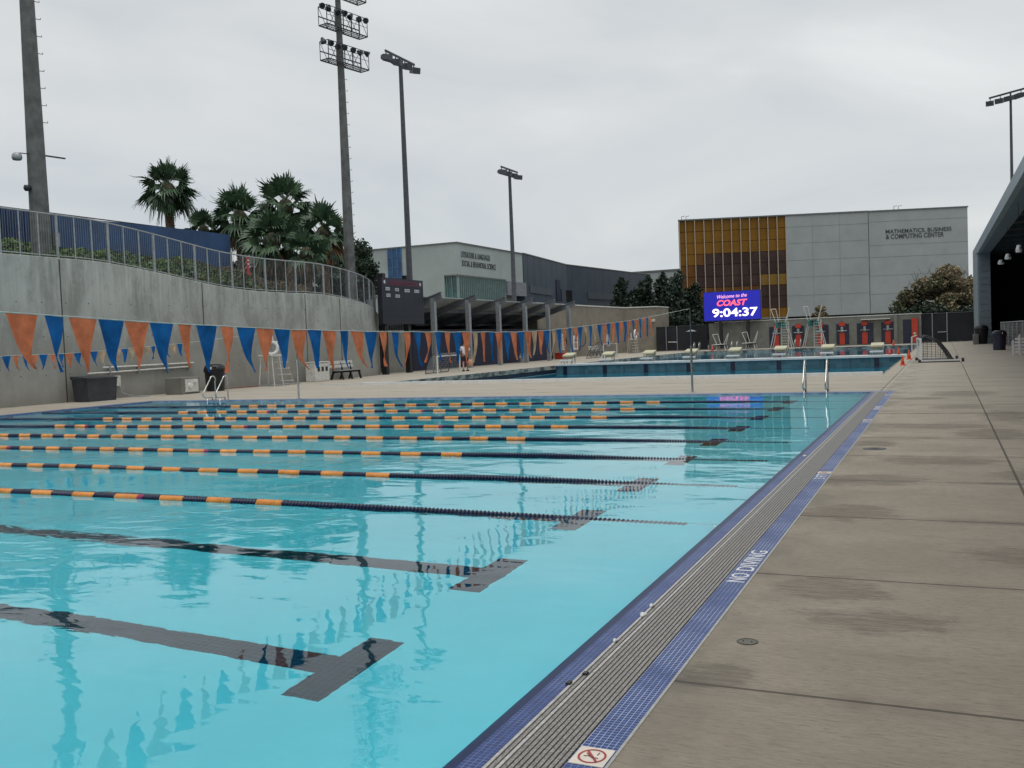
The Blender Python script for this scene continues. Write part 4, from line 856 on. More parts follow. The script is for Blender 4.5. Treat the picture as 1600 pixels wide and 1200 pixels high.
for i, y in enumerate(ROPE_Y):
    t = thing('lane_rope', f'orange and navy floating lane rope, {words_[i]} of the eight', 'lane rope', (-12, y, WZ), 'lane ropes across the near pool')
    z0 = WZ + .003
    dip = lambda x: z0 - .058 * min(1, max(0, (x + 4.9) / 3.0)) ** 1.25 + (.0035 * math.sin(x * 1.7 + i * 2))
    wy = lambda x: y + .035 * math.sin(x * .55 + i * 1.7) * math.sin(math.pi * min(1, max(0, (x - PX0) / (PX1 - PX0))))
    MB().tube([(x, wy(x), dip(x) if x < -2.05 else -.05) for x in np.linspace(PX0, -2.05, 40)] + [(PX1, y, -.08)], .006, 5).obj('cable', 'steel', t)
    MB().tube([(-1.90, y, -.06), (-1.80, y, -.07)], [.012, .012], 6).obj('tension_hook', 'steel', t)
    MB().tube([(PX1 + .0, y, -.11), (PX1 - .06, y, -.10), (PX1 - .06, y, -.05)], .01, 6).obj('wall_anchor', 'steel', t)
    x = -2.1; kind = 'n'; k = 0; off = [0, .02, -.05, .03, -.02, .04, 0, -.03][i]
    XO = -6.08 + off
    pat = []
    x = XO                                  # from the orange limit leftwards
    q = 0
    while x > -19.2:
        if q % 2 == 0: pat.append((x - 8 * PIT, 'o', 8)); x -= 8 * PIT + .002
        else:
            if (q + 3 * i) % 14 == 5:
                pat.append((x - 6 * PIT, 'n', 6)); x -= 6 * PIT; pat.append((x - PIT, 'p', 1)); x -= PIT; pat.append((x - PIT, 'p', 1)); x -= PIT + .002
            else: pat.append((x - 8 * PIT, 'n', 8)); x -= 8 * PIT + .002
        q += 1
    while x > PX0 + .5: pat.append((x - 8 * PIT, 'n', 8)); x -= 8 * PIT
    x = XO
    while x < -2.22: pat.append((x, 'n', 8)); x += 8 * PIT
    while x < -1.98: pat.append((x, 'n', 1)); x += PIT
    for (xx, kk, cc) in pat:
        o = bpy.data.objects.new('float_block', base[kk, cc]); COL.objects.link(o); o.parent = t; o.matrix_parent_inverse = Matrix.Translation((-t.location[0], -t.location[1], -t.location[2]))
        sl_ = math.atan2(dip(xx + cc * PIT) - dip(xx), cc * PIT); sy_ = math.atan2(wy(xx + cc * PIT) - wy(xx), cc * PIT)
        o.location = (xx, wy(xx), dip(xx)); o.rotation_euler = (random.uniform(0, 6), -sl_, sy_)

# ================================================================== FLAGS
def pennant(mb, y, x, z, w, h, curl, fold, sway, drop=0.):
    """cloth triangle hanging from a cord that runs along Y"""
    nu, nv = 4, 10; vs = []; R3_ = random.Random(int(y * 997) + int(x)).choice([0, 0, .25, .3, -.2, 0, .4]) * (h / .44)
    for j in range(nv + 1):
        v = j / nv; hw = w / 2 * (1 - v * .985)
        for i in range(nu + 1):
            u = i / nu * 2 - 1
            yy_ = y + u * hw + sway * (1.5 * v ** 4) + R3_ * max(0, v - .68) * .5 + fold * .03 * math.sin(v * 4 + u * 1.5) * v; xx_ = x + curl * (v ** 3) * .05 + .010 * math.sin(u * 2.6 + curl * 9 + v * 3) * (.3 + v) + abs(fold) * .012 * math.sin(v * 5) ; zz_ = z - h * v * (1 - abs(sway) * .3) - drop * (u + 1) / 2 * (1 - v)
            vs.append((xx_, yy_, zz_))
    fs = [(a, a + 1, a + nu + 2, a + nu + 1) for j in range(nv) for a in [j * (nu + 1) + i for i in range(nu)]]
    mb.add(vs, fs)
def flag_line(label, X, Y0, Y1, zs, w, h, colors, ya, yb, drop):
    zfun = lambda y: float(np.interp(y, [a for a, _ in zs], [b for _, b in zs]))
    t = thing('pennant_line', label, 'flag line', (X, (ya + yb) / 2, 1.7)); n = int(abs(yb - ya) / .35)
    ysn = np.linspace(ya, yb, n); zz = [zfun(v) for v in ysn]
    MB().tube([(X, v, z + .004 * math.sin(v * 9)) for v, z in zip(ysn, zz)], .0055, 5).obj('cord', 'whiteD', t)
    y = Y1; k = 0
    while y > Y0:
        c = colors(k); r = random.random(); mb = MB(); R2 = random.Random(k * 13 + int(X)); curl = R2.uniform(-.6, .6); fold = R2.choice([0, 0, 0, .4, -.5, 1.0]); sway = R2.choice([0, .01, .03, .06, .07, -.02])
        ww = w * (R2.choice([1, 1, 1, 1, .97, .6])); hh = h * R2.choice([1, 1, 1, .97, .92, 1.02])
        if abs(fold) > .9: ww *= .62
        pennant(mb, y - w / 2, X, zfun(y - w / 2) - .0, ww, hh, curl, fold, sway, (zfun(y) - zfun(y - w)) * -1.)
        o = mb.obj('pennant', c, t, True); y -= w + .006; k += 1
    return t
def col_near(k):
    if k in (14, 16, 22, 25, 33): return 'peachF'
    return 'orangeF' if k % 2 == 0 else 'blueF'
flag_line('long near line of blue and orange triangular pennants strung over the pool', -6.2, .3, 21.62, [(-3, 2.3), (0, 2.12), (3, 1.96), (4.75, 1.87), (6.3, 1.795), (8, 1.735), (9.9, 1.70), (13.7, 1.675), (15.3, 1.70), (17.3, 1.78), (19.7, 1.88), (21.4, 1.98), (25.3, 2.24)], .270, .44, col_near, -3, 25.3, 0)
def col_far(k): return ['blueF', 'peachF'][k % 2] if k < 15 else ['blueF', 'orangeF'][k % 2]
flag_line('far line of small blue and pale pennants hanging before the concrete wall', -19.8, 8., 20.9, [(-2, 2.1), (8, 1.72), (15.1, 1.66), (16.9, 1.67), (18.5, 1.74), (20.9, 1.86), (24.7, 2.15)], .245, .37, col_far, -2, 24.8, 0)
for X, Y, zt, lb in ((-6.16, 25.15, 2.27, 'tall steel flag post on the deck at the pool end, right of centre'), (-18.6, 24.55, 2.2, 'thin flag post by the pool end in front of the grey recycling bin')):
    t = thing('flag_post', lb, 'post', (X, Y, 0), 'flag posts at the pool end')
    MB().tube([(X, Y, 0), (X, Y, 1.25)], .032 if X > -10 else .03, 8).obj('sleeve', 'steel', t); MB().tube([(X, Y, 1.25), (X, Y, zt)], .018 if X > -10 else .012, 8).obj('pole', 'polesteel', t); MB().lathe((X, Y, 0), [(.09, 0), (.09, .012), (.05, .02)], 12).obj('base_ring', 'steel', t)

# ================================================================== POOL LADDERS
def arc(c, r, a0, a1, n=7): return [(c[0] + r * math.cos(math.radians(a0 + (a1 - a0) * k / n)), c[1] + r * math.sin(math.radians(a0 + (a1 - a0) * k / n))) for k in range(n + 1)]
def pool_ladder(label, x, y, sp=.53):
    t = thing('pool_ladder', label, 'pool ladder', (x, y, 0), 'stainless pool ladders')
    for s in (-sp / 2, sp / 2):
        pr = [(y + .30, .0), (y + .30, .60)] + arc((y + .20, .66), .13, 0, 165, 8) + [(y - .22, .32)] + arc((y - .19, .20), .10, 140, 265, 6) + [(y + .0, .095), (y + .14, .09), (y + .15, .0)]
        MB().tube([(x + s, a, b) for a, b in pr], .021, 10).obj('handrail', 'steel', t, True)
        MB().tube([(x + s, y - .10, .1), (x + s, y - .12, -.2), (x + s, y - .12, -1.0)], .019, 8).obj('stile', 'steel', t, True)
    for z in (-.2, -.5, -.8): MB().box(x - sp / 2, x + sp / 2, y - .16, y - .06, z - .015, z + .015).obj('step', 'steel', t)
pool_ladder('bright steel pool ladder at the right end of the far pool edge', -2.91, 24.42); pool_ladder('steel pool ladder at the left end of the far pool edge before the grey box', -21.85, 24.42)

# ================================================================== DECK FURNITURE LEFT
Y_, = (0,)
t = thing('storage_box', 'large dark grey deck storage box against the concrete wall', 'storage box', (-27.7, 25, 0))
mb = MB(); mb.loft([[(-28.18, 24.32, 0), (-27.5, 24.32, 0), (-27.5, 25.55, 0), (-28.18, 25.55, 0)], [(-28.22, 24.26, .80), (-27.45, 24.26, .80), (-27.45, 25.60, .80), (-28.22, 25.60, .80)]]); mb.obj('body', 'greyP', t)
MB().add([(-28.25, 24.23, .80), (-27.42, 24.23, .80), (-27.42, 25.63, .80), (-28.25, 25.63, .80), (-28.25, 24.23, .92), (-27.42, 24.23, .85), (-27.42, 25.63, .84), (-28.25, 25.63, .90)], [(0, 3, 2, 1), (4, 5, 6, 7), (0, 1, 5, 4), (1, 2, 6, 5), (2, 3, 7, 6), (3, 0, 4, 7)]).obj('lid', 'greyP', t)
t = thing('wall_pipes', 'pair of pale pipes clipped along the foot of the concrete wall', 'pipes', (-28.4, 28, 1.1))
MB().tube([(XW + .09, 25.9, 1.18), (XW + .09, 30.6, 1.20)], .035, 8).obj('pipe', 'whiteD', t); MB().tube([(XW + .09, 25.2, .98), (XW + .09, 30.4, 1.05)], .035, 8).obj('pipe', 'whiteD', t)
for y in (26.2, 27.6, 29.1, 30.3): MB().box(XW + .0, XW + .14, y - .03, y + .03, .92, 1.26).obj('clip', 'galv', t)
t = thing('hose_outlet', 'small white wall outlet with a hose beside the storage box', 'wall outlet', (-28.4, 26.5, .4))
MB().bbox(XW, XW + .12, 26.45, 26.7, .45, .85, .02).obj('box', 'whiteD', t); MB().tube([(XW + .1, 26.6, .5), (XW + .2, 26.65, .2), (XW + .5, 26.9, .03), (XW + .7, 27.5, .03)], .02, 6).obj('hose', 'galv', t)
t = thing('valve_box', 'pale grey box with round white dial in front of the wall', 'box', (-27.3, 28.9, 0))
a = g(283, 616); MB().bbox(-27.9, -27.0, 28.35, 29.35, 0, .66, .03).obj('body', 'greyst', t); MB().lathe((-27.0, 28.75, .33), [(.0, 0), (.1, 0), (.1, .08), (0, .09)], 14, 'x').obj('dial', 'white', t); MB().box(-27.0, -26.97, 28.5, 29.2, .08, .58).obj('door', 'whiteD', t)
MB().box(-26.97, -26.9, 28.95, 29.05, .45, .52).obj('knob', 'white', t)
def bin_(label, x, y, r, h, m='black2', group=None, slot=True):
    t = thing('trash_bin', label, 'trash bin', (x, y, 0), group)
    MB().lathe((x, y, 0), [(r * .84, 0), (r * .86, .02), (r * .97, h * .70), (r * 1.05, h * .71), (r * 1.05, h * .76)], 20).obj('barrel', m, t, False)
    MB().lathe((x, y, 0), [(r * 1.07, h * .76), (r * 1.02, h * .84), (r * .93, h * .93), (r * .6, h * .99), (0, h)], 20).obj('lid', m, t, True)
    if slot:
        d = Vector((-x * .6, -y, 0)).normalized(); s_ = Vector((-d.y, d.x, 0)); c = Vector((x, y, h * .86)) + d * r * .93
        MB().bar(c - s_ * r * .4, c + s_ * r * .4, .05, h * .1).obj('opening', 'void', t)
        MB().box(x + r * .3, x + r * .45, y - r * .98, y - r * .85, h * .8, h * .9).obj('sticker', 'white', t)
    return t
bin_('black lidded trash bin standing by the concrete wall beside the pool ladder', -27.45, 30.7, .42, 1.12)
def bench(label, x, y, L_=1.6, rot=0., mseat='whiteD', mleg='black2'):
    t = thing('bench', label, 'bench', (x, y, 0))
    for s in (-.6, 0, .6):
        k = s * L_ / 1.6
        MB().bar((x + .25, y + k, .42), (x + .38, y + k, .0), .07, .09).obj('leg', mleg, t); MB().bar((x - .2, y + k, .42), (x - .36, y + k, .0), .07, .09).obj('leg', mleg, t)
        MB().bar((x - .18, y + k, .35), (x - .36, y + k, .95), .05, .07).obj('back_post', mleg, t); MB().bar((x - .25, y + k, .38), (x + .34, y + k, .42), .07, .1).obj('seat_rail', mleg, t)
    for j in range(3): MB().box(x - .2 + j * .19, x - .03 + j * .19, y - L_ / 2, y + L_ / 2, .44, .475).obj('seat_slat', mseat if j < 0 else 'galv', t)
    for z in (.60, .80): MB().prism([(x - .30 - (z - .6) * .2, y - L_ / 2), (x - .26 - (z - .6) * .2, y - L_ / 2), (x - .26 - (z - .6) * .2, y + L_ / 2), (x - .30 - (z - .6) * .2, y + L_ / 2)], z, z + .15).obj('back_slat', mseat, t)
    return t
bench('slatted bench with pale backrest and black legs against the concrete wall', -27.75, 40.6, 2.1)
def recycler(label, x, y, L_, h=.95, d=.6):
    t = thing('recycling_bin', label, 'recycling bin', (x, y, 0)); MB().bbox(x - d / 2, x + d / 2, y - L_ / 2, y + L_ / 2, 0, h, .03).obj('body', 'whiteD', t)
    MB().bbox(x - d / 2 - .02, x + d / 2 + .03, y - L_ / 2 - .02, y + L_ / 2 + .02, h, h + .05, .015).obj('top', 'whiteD', t)
    for k in (-1, 0, 1): MB().box(x + d / 2, x + d / 2 + .01, y + k * L_ * .28 - .09, y + k * L_ * .28 + .09, h * .55, h * .78).obj('opening', 'black2', t)
    for k in (-1, 0, 1): MB().box(x + d / 2, x + d / 2 + .008, y + k * L_ * .28 - .11, y + k * L_ * .28 + .11, h * .1, h * .45).obj('door', 'whiteD', t)
recycler('pale grey three slot recycling bin left of the slatted bench', -27.75, 38.2, 1.15, .92)
# lifeguard chair
def lifeguard(label, x, y, s=1., back=True):
    t = thing('lifeguard_chair', label, 'lifeguard chair', (x, y, 0)); zs = 1.35 * s
    for (a, b_, c, d) in ((.42, -.5, .3, -.45), (-.42, -.5, -.3, -.45), (.42, .12, .3, .05), (-.42, .12, -.3, .05)):
        MB().tube([(x + a * s, y + b_ * s, 0), (x + c * s, y + d * s, zs)], .025, 6).obj('leg', 'whiteD', t)
    MB().bbox(x - .36 * s, x + .36 * s, y - .55 * s, y + .15 * s, zs, zs + .05, .01).obj('seat', 'white', t)
    MB().bbox(x - .05 * s, x + .02 * s, y - .5 * s, y - .42 * s, zs + .05, zs + .62 * s, .01).obj('back_post', 'whiteD', t)
    for sd in (-.32, .32):   # ladder stiles that rise above the seat and bend over
        MB().tube([(x + sd * s, y + 1.05 * s, .0), (x + sd * s, y + .95 * s, .15), (x + sd * s, y + .35 * s, zs + .25 * s), (x + sd * s, y + .22 * s, zs + .6 * s), (x + sd * s, y + .1 * s, zs + .68 * s), (x + sd * s, y - .08 * s, zs + .62 * s), (x + sd * s, y - .1 * s, zs + .05)], .023, 8).obj('stile', 'steel', t, True)
        MB().tube([(x + sd * s, y - .6 * s, .05), (x + sd * s, y + 1.45 * s, .05)], .03, 6).obj('base_rail', 'galv', t)
    for k in range(5):
        z = .18 + k * (zs - .1) / 4.4; yy_ = y + (.95 - (z - .15) / (zs + .1) * .6) * s; MB().box(x - .32 * s, x + .32 * s, yy_ - .09, yy_ + .06, z, z + .04).obj('step', 'white', t)
    return t
cx, cy = -27.3, 34.3
lifeguard('tall pale lifeguard chair with ladder in front of the concrete wall', cx, cy, 1.0)
t = thing('rescue_ring', 'pale round spoked ring hanging on the tall lifeguard chair', 'ring', (cx + .1, cy - .55, 1.7))
mb = MB(); R_, r_ = .27, .07; c_ = Vector((cx + .30, cy - .45, 1.70)); e1 = Vector((.60, .8, 0)).normalized()
ring = [tuple(c_ + (e1 * math.cos(a) + Vector((0, 0, 1)) * math.sin(a)) * R_) for a in [2 * math.pi * k / 20 for k in range(21)]]; mb.tube(ring, r_, 8, False); mb.obj('ring', 'white', t, True)
mb = MB()
for k in range(6): a = math.pi * k / 6; mb.tube([tuple(c_ + (e1 * math.cos(a) + Vector((0, 0, 1)) * math.sin(a)) * R_), tuple(c_ - (e1 * math.cos(a) + Vector((0, 0, 1)) * math.sin(a)) * R_)], .012, 4)
mb.obj('spokes', 'galv', t); MB().bbox(c_.x - .1, c_.x + .1, c_.y - .06, c_.y + .06, c_.z + .33, c_.z + .52, .02).obj('box', 'white', t)
t = thing('hose', 'brown hose lying on the deck along the foot of the wall', 'hose', (-27.9, 32, .03)); 
MB().tube([(-28.0 + .12 * math.sin(y * 2.3), y, .025) for y in np.linspace(31.2, 36.2, 26)], .022, 6).obj('hose_line', 'hose', t, True)

# ================================================================== GOALS, PERSON, BINS AND SIGNS ALONG THE LEFT DECK
def goal(label, p0, p1, back, h=.95, m='white', net='galv', floats=False, s=.045):
    p0, p1, back = Vector(p0), Vector(p1), Vector(back); up = Vector((0, 0, 1))
    t = thing('water_polo_goal', label, 'water polo goal', p0, None)
    z0 = .1 if floats else .03
    for p in (p0, p1): MB().bar(p + up * 0, p + up * h, s * 2, s * 2).obj('goal_post', m, t)
    MB().bar(p0 + up * h - (p1 - p0).normalized() * s, p1 + up * h + (p1 - p0).normalized() * s, s * 2, s * 2).obj('crossbar', m, t)
    def rib(p, k, hh): return [p + up * hh + back * .02, p + up * (hh + .16) + back * .20, p + up * hh * .90 + back * .60, p + up * hh * .45 + back * .85, p + up * z0 + back * k]
    ribs = []
    for f in (0, .33, .66, 1):
        pts = rib(p0.lerp(p1, f), 1.0, h); ribs.append(pts); MB().tube(pts, .022, 6).obj('net_hoop', 'black2', t, True)
    MB().tube([p0 + back + up * z0, p1 + back + up * z0], .022, 6).obj('back_bar', 'black2', t)
    nb = MB(); NU, NV = 22, 14
    def samp(f, v):
        pts = rib(p0.lerp(p1, f), 1., h); x = v * 4; i = min(3, int(x)); q = pts[i].lerp(pts[i + 1], x - i); return q - back * .06 * math.sin(f * 3.14) + up * .03 * math.sin(f * 31 + v * 17)
    for a in range(NU + 1): nb.tube([samp(a / NU, v / NV) for v in range(NV + 1)], .006, 3, False)
    for v in range(NV + 1): nb.tube([samp(a / NU, v / NV) for a in range(NU + 1)], .006, 3, False)
    for p in (p0, p1):   # side nets
        pts = rib(p, 1., h)
        for k in range(1, 12):
            x = k / 12 * 4; i = min(3, int(x)); q = pts[i].lerp(pts[i + 1], x - i); nb.tube([q, Vector((q.x, q.y, z0))], .006, 3, False)
            zz = z0 + (h - z0) * k / 12; 
            far = [pt for pt in (pts[j].lerp(pts[j + 1], u / 6) for j in range(4) for u in range(7)) if pt.z >= zz]
            if far: nb.tube([p + up * zz, Vector((far[-1].x, far[-1].y, zz))], .006, 3, False)
    setk(nb.obj('net', net, t), 'stuff')
    if floats:
        for p in (p0, p1):
            MB().bar(p + up * .06 - back * .02, p + up * .06 + back * 1.25, .11, .11).obj('float_rail', m, t); MB().tube([p + up * .06 - back * .08, p + up * .06 - back * .0 + up * 0], .09, 8).obj('end_cap', 'black2', t)
            MB().tube([p + up * .08 + back * 1.25, p + up * .08 + back * 1.33], .085, 8).obj('end_cap', 'black2', t); MB().bar(p + up * .02, p + up * .02 + back * 1.2, .13, .05).obj('float_pad', 'black2', t)
    return t
a, b_ = g(684, 584.5), g(719, 580.5)
goal('small white framed water polo goal on the left deck beside the walking person', a, b_, (-.9, .25, 0), .95, s=.028)
goal('large white framed water polo goal with black net on the right deck by the cones', (-.92, 43.9, 0), (-1.12, 47.2, 0), (1.25, .12, 0), .98, floats=True, net='dark')
a, b_ = g(929.5, 561.5), g(944, 560)
goal('pale framed water polo goal standing before the beige building', (a[0] - .3, a[1] + 3, 0), (b_[0] - .1, b_[1] + 3.6, 0), (-1.6, .3, 0), 1.15, s=.035, m='whiteD')

def skin_body(name, joints, edges, m, parent, root=0, sub=1):
    me = bpy.data.meshes.new(name); me.from_pydata([j[0] for j in joints], edges, []); o = bpy.data.objects.new(name, me); COL.objects.link(o)
    md = o.modifiers.new('s', 'SKIN'); md.use_smooth_shade = True
    sv = me.skin_vertices[0].data
    for i, j in enumerate(joints): r = j[1]; sv[i].radius = (r, r) if not isinstance(r, tuple) else r; sv[i].use_root = (i == root)
    ss_ = o.modifiers.new('u', 'SUBSURF'); ss_.levels = sub; ss_.render_levels = sub
    bpy.context.view_layer.update(); m2 = bpy.data.meshes.new_from_object(o.evaluated_get(bpy.context.evaluated_depsgraph_get())); bpy.data.objects.remove(o); bpy.data.meshes.remove(me)
    m2.name = name; return link(name, m2, m, parent, True)
px_, py_ = g(727.5, 580)[:2]
t = thing('person', 'person walking in white shirt and dark shorts carrying a tan bag by the pool', 'person', (px_, py_, 0))
R3 = Matrix.Rotation(math.radians(-78), 3, 'Z')          # walks along +Y, body axis x = right
def pj(x, y, z, r): v = Matrix.Rotation(math.radians(25), 3, 'Z') @ Vector((x, y, z)); return ((px_ + v.x, py_ + v.y, v.z), r)
J = [pj(0, 0, .93, (.15, .11)), pj(0, .02, 1.15, (.135, .10)), pj(0, .05, 1.38, (.15, .105)), pj(0, .08, 1.49, (.06, .06)), pj(0, .11, 1.60, (.085, .095)), pj(0, .12, 1.70, (.08, .09)),
     pj(.10, 0, .88, .085), pj(.11, .18, .50, .06), pj(.12, .12, .10, .036), pj(.12, .26, .035, (.04, .03)),
     pj(-.10, 0, .88, .085), pj(-.11, .02, .48, .06), pj(-.11, -.24, .16, .036), pj(-.11, -.16, .035, (.04, .03)),
     pj(.19, .05, 1.38, .055), pj(.25, -.04, 1.12, .04), pj(.27, .06, .88, .03), pj(.275, .09, .80, (.022, .035)),
     pj(-.19, .05, 1.38, .055), pj(-.24, .12, 1.12, .04), pj(-.24, .28, .92, .03), pj(-.24, .33, .86, (.022, .035))]
E_ = [(0, 1), (1, 2), (2, 3), (3, 4), (4, 5), (0, 6), (6, 7), (7, 8), (8, 9), (0, 10), (10, 11), (11, 12), (12, 13), (2, 14), (14, 15), (15, 16), (16, 17), (2, 18), (18, 19), (19, 20), (20, 21)]
skin_body('body', J, E_, 'skin', t, 0, 2)
S_ = [pj(0, 0, .90, (.185, .145)), pj(0, .02, 1.12, (.17, .135)), pj(0, .05, 1.36, (.18, .135)), pj(0, .07, 1.46, (.09, .085)), pj(.20, .05, 1.37, .075), pj(.245, -.02, 1.16, .062), pj(-.20, .05, 1.37, .075), pj(-.24, .10, 1.16, .062)]
skin_body('shirt', S_, [(0, 1), (1, 2), (2, 3), (2, 4), (4, 5), (2, 6), (6, 7)], 'shirt', t, 0, 2)
skin_body('shorts', [pj(0, 0, .95, (.18, .14)), pj(0, 0, .86, (.17, .135)), pj(.11, .06, .72, .10), pj(.115, .15, .56, .09), pj(-.11, .01, .70, .10), pj(-.11, .02, .55, .09)], [(0, 1), (1, 2), (2, 3), (1, 4), (4, 5)], 'shorts', t, 0, 2)
skin_body('hair', [pj(0, .07, 1.70, (.085, .09)), pj(0, .06, 1.76, (.075, .08)), pj(0, .03, 1.64, (.06, .06))], [(0, 1), (0, 2)], 'hair', t, 0, 2)
for jx, jy in ((.12, .18), (-.11, -.20)): v = pj(jx, jy, 0, 0)[0]; MB().bbox(v[0] - .05, v[0] + .05, v[1] - .12, v[1] + .13, 0, .075, .015).obj('shoe', 'black2', t)
v = pj(.29, .11, 0, 0)[0]
t = thing('carry_bag', 'tan tote bag hanging from the hand of the walking person', 'bag', (v[0], v[1], .3))
MB().loft([[(v[0] + a, v[1] + b_, z) for a, b_ in ((-k, -.16), (k, -.16), (k * 1.1, 0), (k, .16), (-k, .16), (-k * 1.1, 0))] for z, k in ((.28, .05), (.34, .10), (.55, .09), (.66, .04))]).obj('pouch', 'tan', t, True); MB().tube([(v[0], v[1] - .1, .64), (v[0], v[1] - .05, .78), (v[0], v[1] + .05, .78), (v[0], v[1] + .1, .64)], .012, 5).obj('handle', 'tan', t)

for k, (px, py, h_, lb, r_) in enumerate([(623, 580.5, .62, 'short grey bin just behind the scoreboard posts', .22), (632, 580, .66, 'short grey bin with white label between the scoreboard posts', .2), (674, 576.5, .72, 'open topped grey bin in front of the first canopy post', .24), (815, 566.5, .7, 'grey bin beside the canopy post at the middle of the deck', .22)]):
    p = g(px, py); t = thing('waste_bin', lb, 'waste bin', p, 'grey waste bins under the canopy')
    MB().lathe(p, [(r_ * .85, 0), (r_, h_), (r_ * 1.06, h_), (r_ * 1.06, h_ + .04), (r_ * .9, h_ + .04), (r_ * .85, h_ - .1)], 14).obj('barrel', 'galv', t); MB().box(p[0] - .06, p[0] + .06, p[1] - r_ - .02, p[1] - r_ + .02, h_ * .5, h_ * .75).obj('label_plate', 'white', t)
p = g(857, 561); bin_('dark blue lidded trash bin standing beyond the canopy by the sign boards', p[0], p[1], .34, 1.15, 'navyP')
p = g(864, 556); t = thing('sign_board', 'tall narrow white notice board with lines of text left of the A board', 'sign', p)
p = (-29.7, 76.5, 0)
for k in range(4): MB().box(-29.75, -29.7, 75.9, 76.55, .75 + k * .36, 1.05 + k * .36).obj('notice', 'white', t)
MB().bar((-29.76, 76.2, 0), (-29.76, 76.2, 2.3), .05).obj('stand', 'galv', t)
for k in range(4):
    for j in range(2): MB().box(-29.70, -29.695, 75.97, 76.48, .82 + k * .36 + j * .1, .86 + k * .36 + j * .1).obj('text_line', 'letter', t)
t = thing('sign_board', 'white sign board with a dark triangle above the red box', 'sign', (-29.5, 78.4, 0))
MB().bar((-29.6, 78.1, 0), (-29.45, 78.1, 1.9), .6, .04, up=(1, 0, 0)).obj('stand', 'galv', t); MB().box(-29.45, -29.4, 77.8, 78.9, .72, 1.95).obj('notice', 'white', t)
MB().add([(-29.39, 77.95, 1.45), (-29.39, 78.75, 1.45), (-29.39, 78.35, 1.88)], [(0, 1, 2)]).obj('triangle', 'letter', t); MB().box(-29.395, -29.39, 78.0, 78.7, .9, 1.3).obj('text_block', 'galv', t)
p = g(871, 561.5); t = thing('red_box', 'red orange plastic box on the deck under the sign board', 'box', p); MB().bbox(p[0] - .4, p[0] + .3, p[1] + .4, p[1] + 1.4, 0, .48, .03).obj('body', 'redor', t); MB().bbox(p[0] - .42, p[0] + .32, p[1] + .38, p[1] + 1.42, .48, .54, .015).obj('lid', 'redor', t)
bench('dark bench with grey back before the beige building', -29.3, 83.5, 2.6)
lifeguard('short pale lifeguard stand by the corner of the beige building', -28.6, 92.6, 1.05)
t = thing('rescue_tube', 'white curved rescue tube hanging on the short lifeguard stand', 'rescue tube', (-28.4, 92, 1.8))
mb = MB(); c_ = Vector((-28.1, 92.0, 1.95)); mb.tube([c_ + Vector((.0, .55 * math.cos(a), .38 * math.sin(a))) for a in np.radians(np.linspace(100, 380, 14))], .09, 8); mb.obj('tube', 'white', t, True)
t = thing('wall_hose', 'dark hose looped along the beige wall behind the bench', 'hose', (-30.9, 84, 1))
MB().tube([(-31.1, 80.2, 2.3), (-31.0, 80.4, 1.2), (-31.0, 81, .9), (-31.0, 84.5, .95), (-31.0, 85.2, 1.2), (-31.0, 85.4, 2.3)], .05, 6).obj('hose_line', 'black2', t, True)
t = thing('shower_post', 'pale foot shower post fixed before the beige wall', 'shower', (-30.2, 90, 0)); MB().box(-30.4, -30.2, 89.5, 90.0, .9, 2.0).obj('panel', 'whiteD', t); MB().box(-30.45, -30.15, 89.3, 90.2, .8, .9).obj('tray', 'galv', t)

# ================================================================== STARTING BLOCKS, DIVING STANDS, CONES
def block(label, x, y, z=.02):
    t = thing('starting_block', label, 'starting block', (x, y, z), 'starting blocks on the bulkhead')
    MB().add([(x - .33, y - .30, z + .52), (x + .33, y - .30, z + .52), (x + .33, y + .45, z + .66), (x - .33, y + .45, z + .66), (x - .33, y - .30, z + .60), (x + .33, y - .30, z + .60), (x + .33, y + .45, z + .74), (x - .33, y + .45, z + .74)], [(0, 3, 2, 1), (4, 5, 6, 7), (0, 1, 5, 4), (1, 2, 6, 5), (2, 3, 7, 6), (3, 0, 4, 7)]).obj('platform', 'yellow', t)
    MB().add([(x - .33, y + .38, z + .40), (x + .33, y + .38, z + .40), (x + .33, y + .46, z + .66), (x - .33, y + .46, z + .66)], [(0, 1, 2, 3)]).obj('back_plate', 'yellow', t)
    MB().bbox(x - .36, x + .33, y - .75, y - .35, z + .22, z + .31, .015).obj('step', 'white', t)
    for s in (-.27, .27): MB().bar((x + s, y - .25, z), (x + s, y - .1, z + .55), .05).obj('leg', 'galv', t); MB().bar((x + s, y + .3, z), (x + s, y + .3, z + .64), .05).obj('leg', 'galv', t); MB().bar((x + s * 1.2, y - .55, z), (x + s * 1.2, y - .5, z + .24), .035).obj('leg', 'galv', t)
    return t
ords = ['leftmost', 'second from the left', 'third from the left', 'fourth from the left', 'fourth from the right', 'third from the right', 'second from the right', 'rightmost']
b0 = block('cream starting block on the bulkhead, leftmost of the row', BX[0], 55.45)
for k in range(1, 8): dup(b0, (BX[k], 55.45, .02), f'cream starting block on the bulkhead, {ords[k]} of the row')
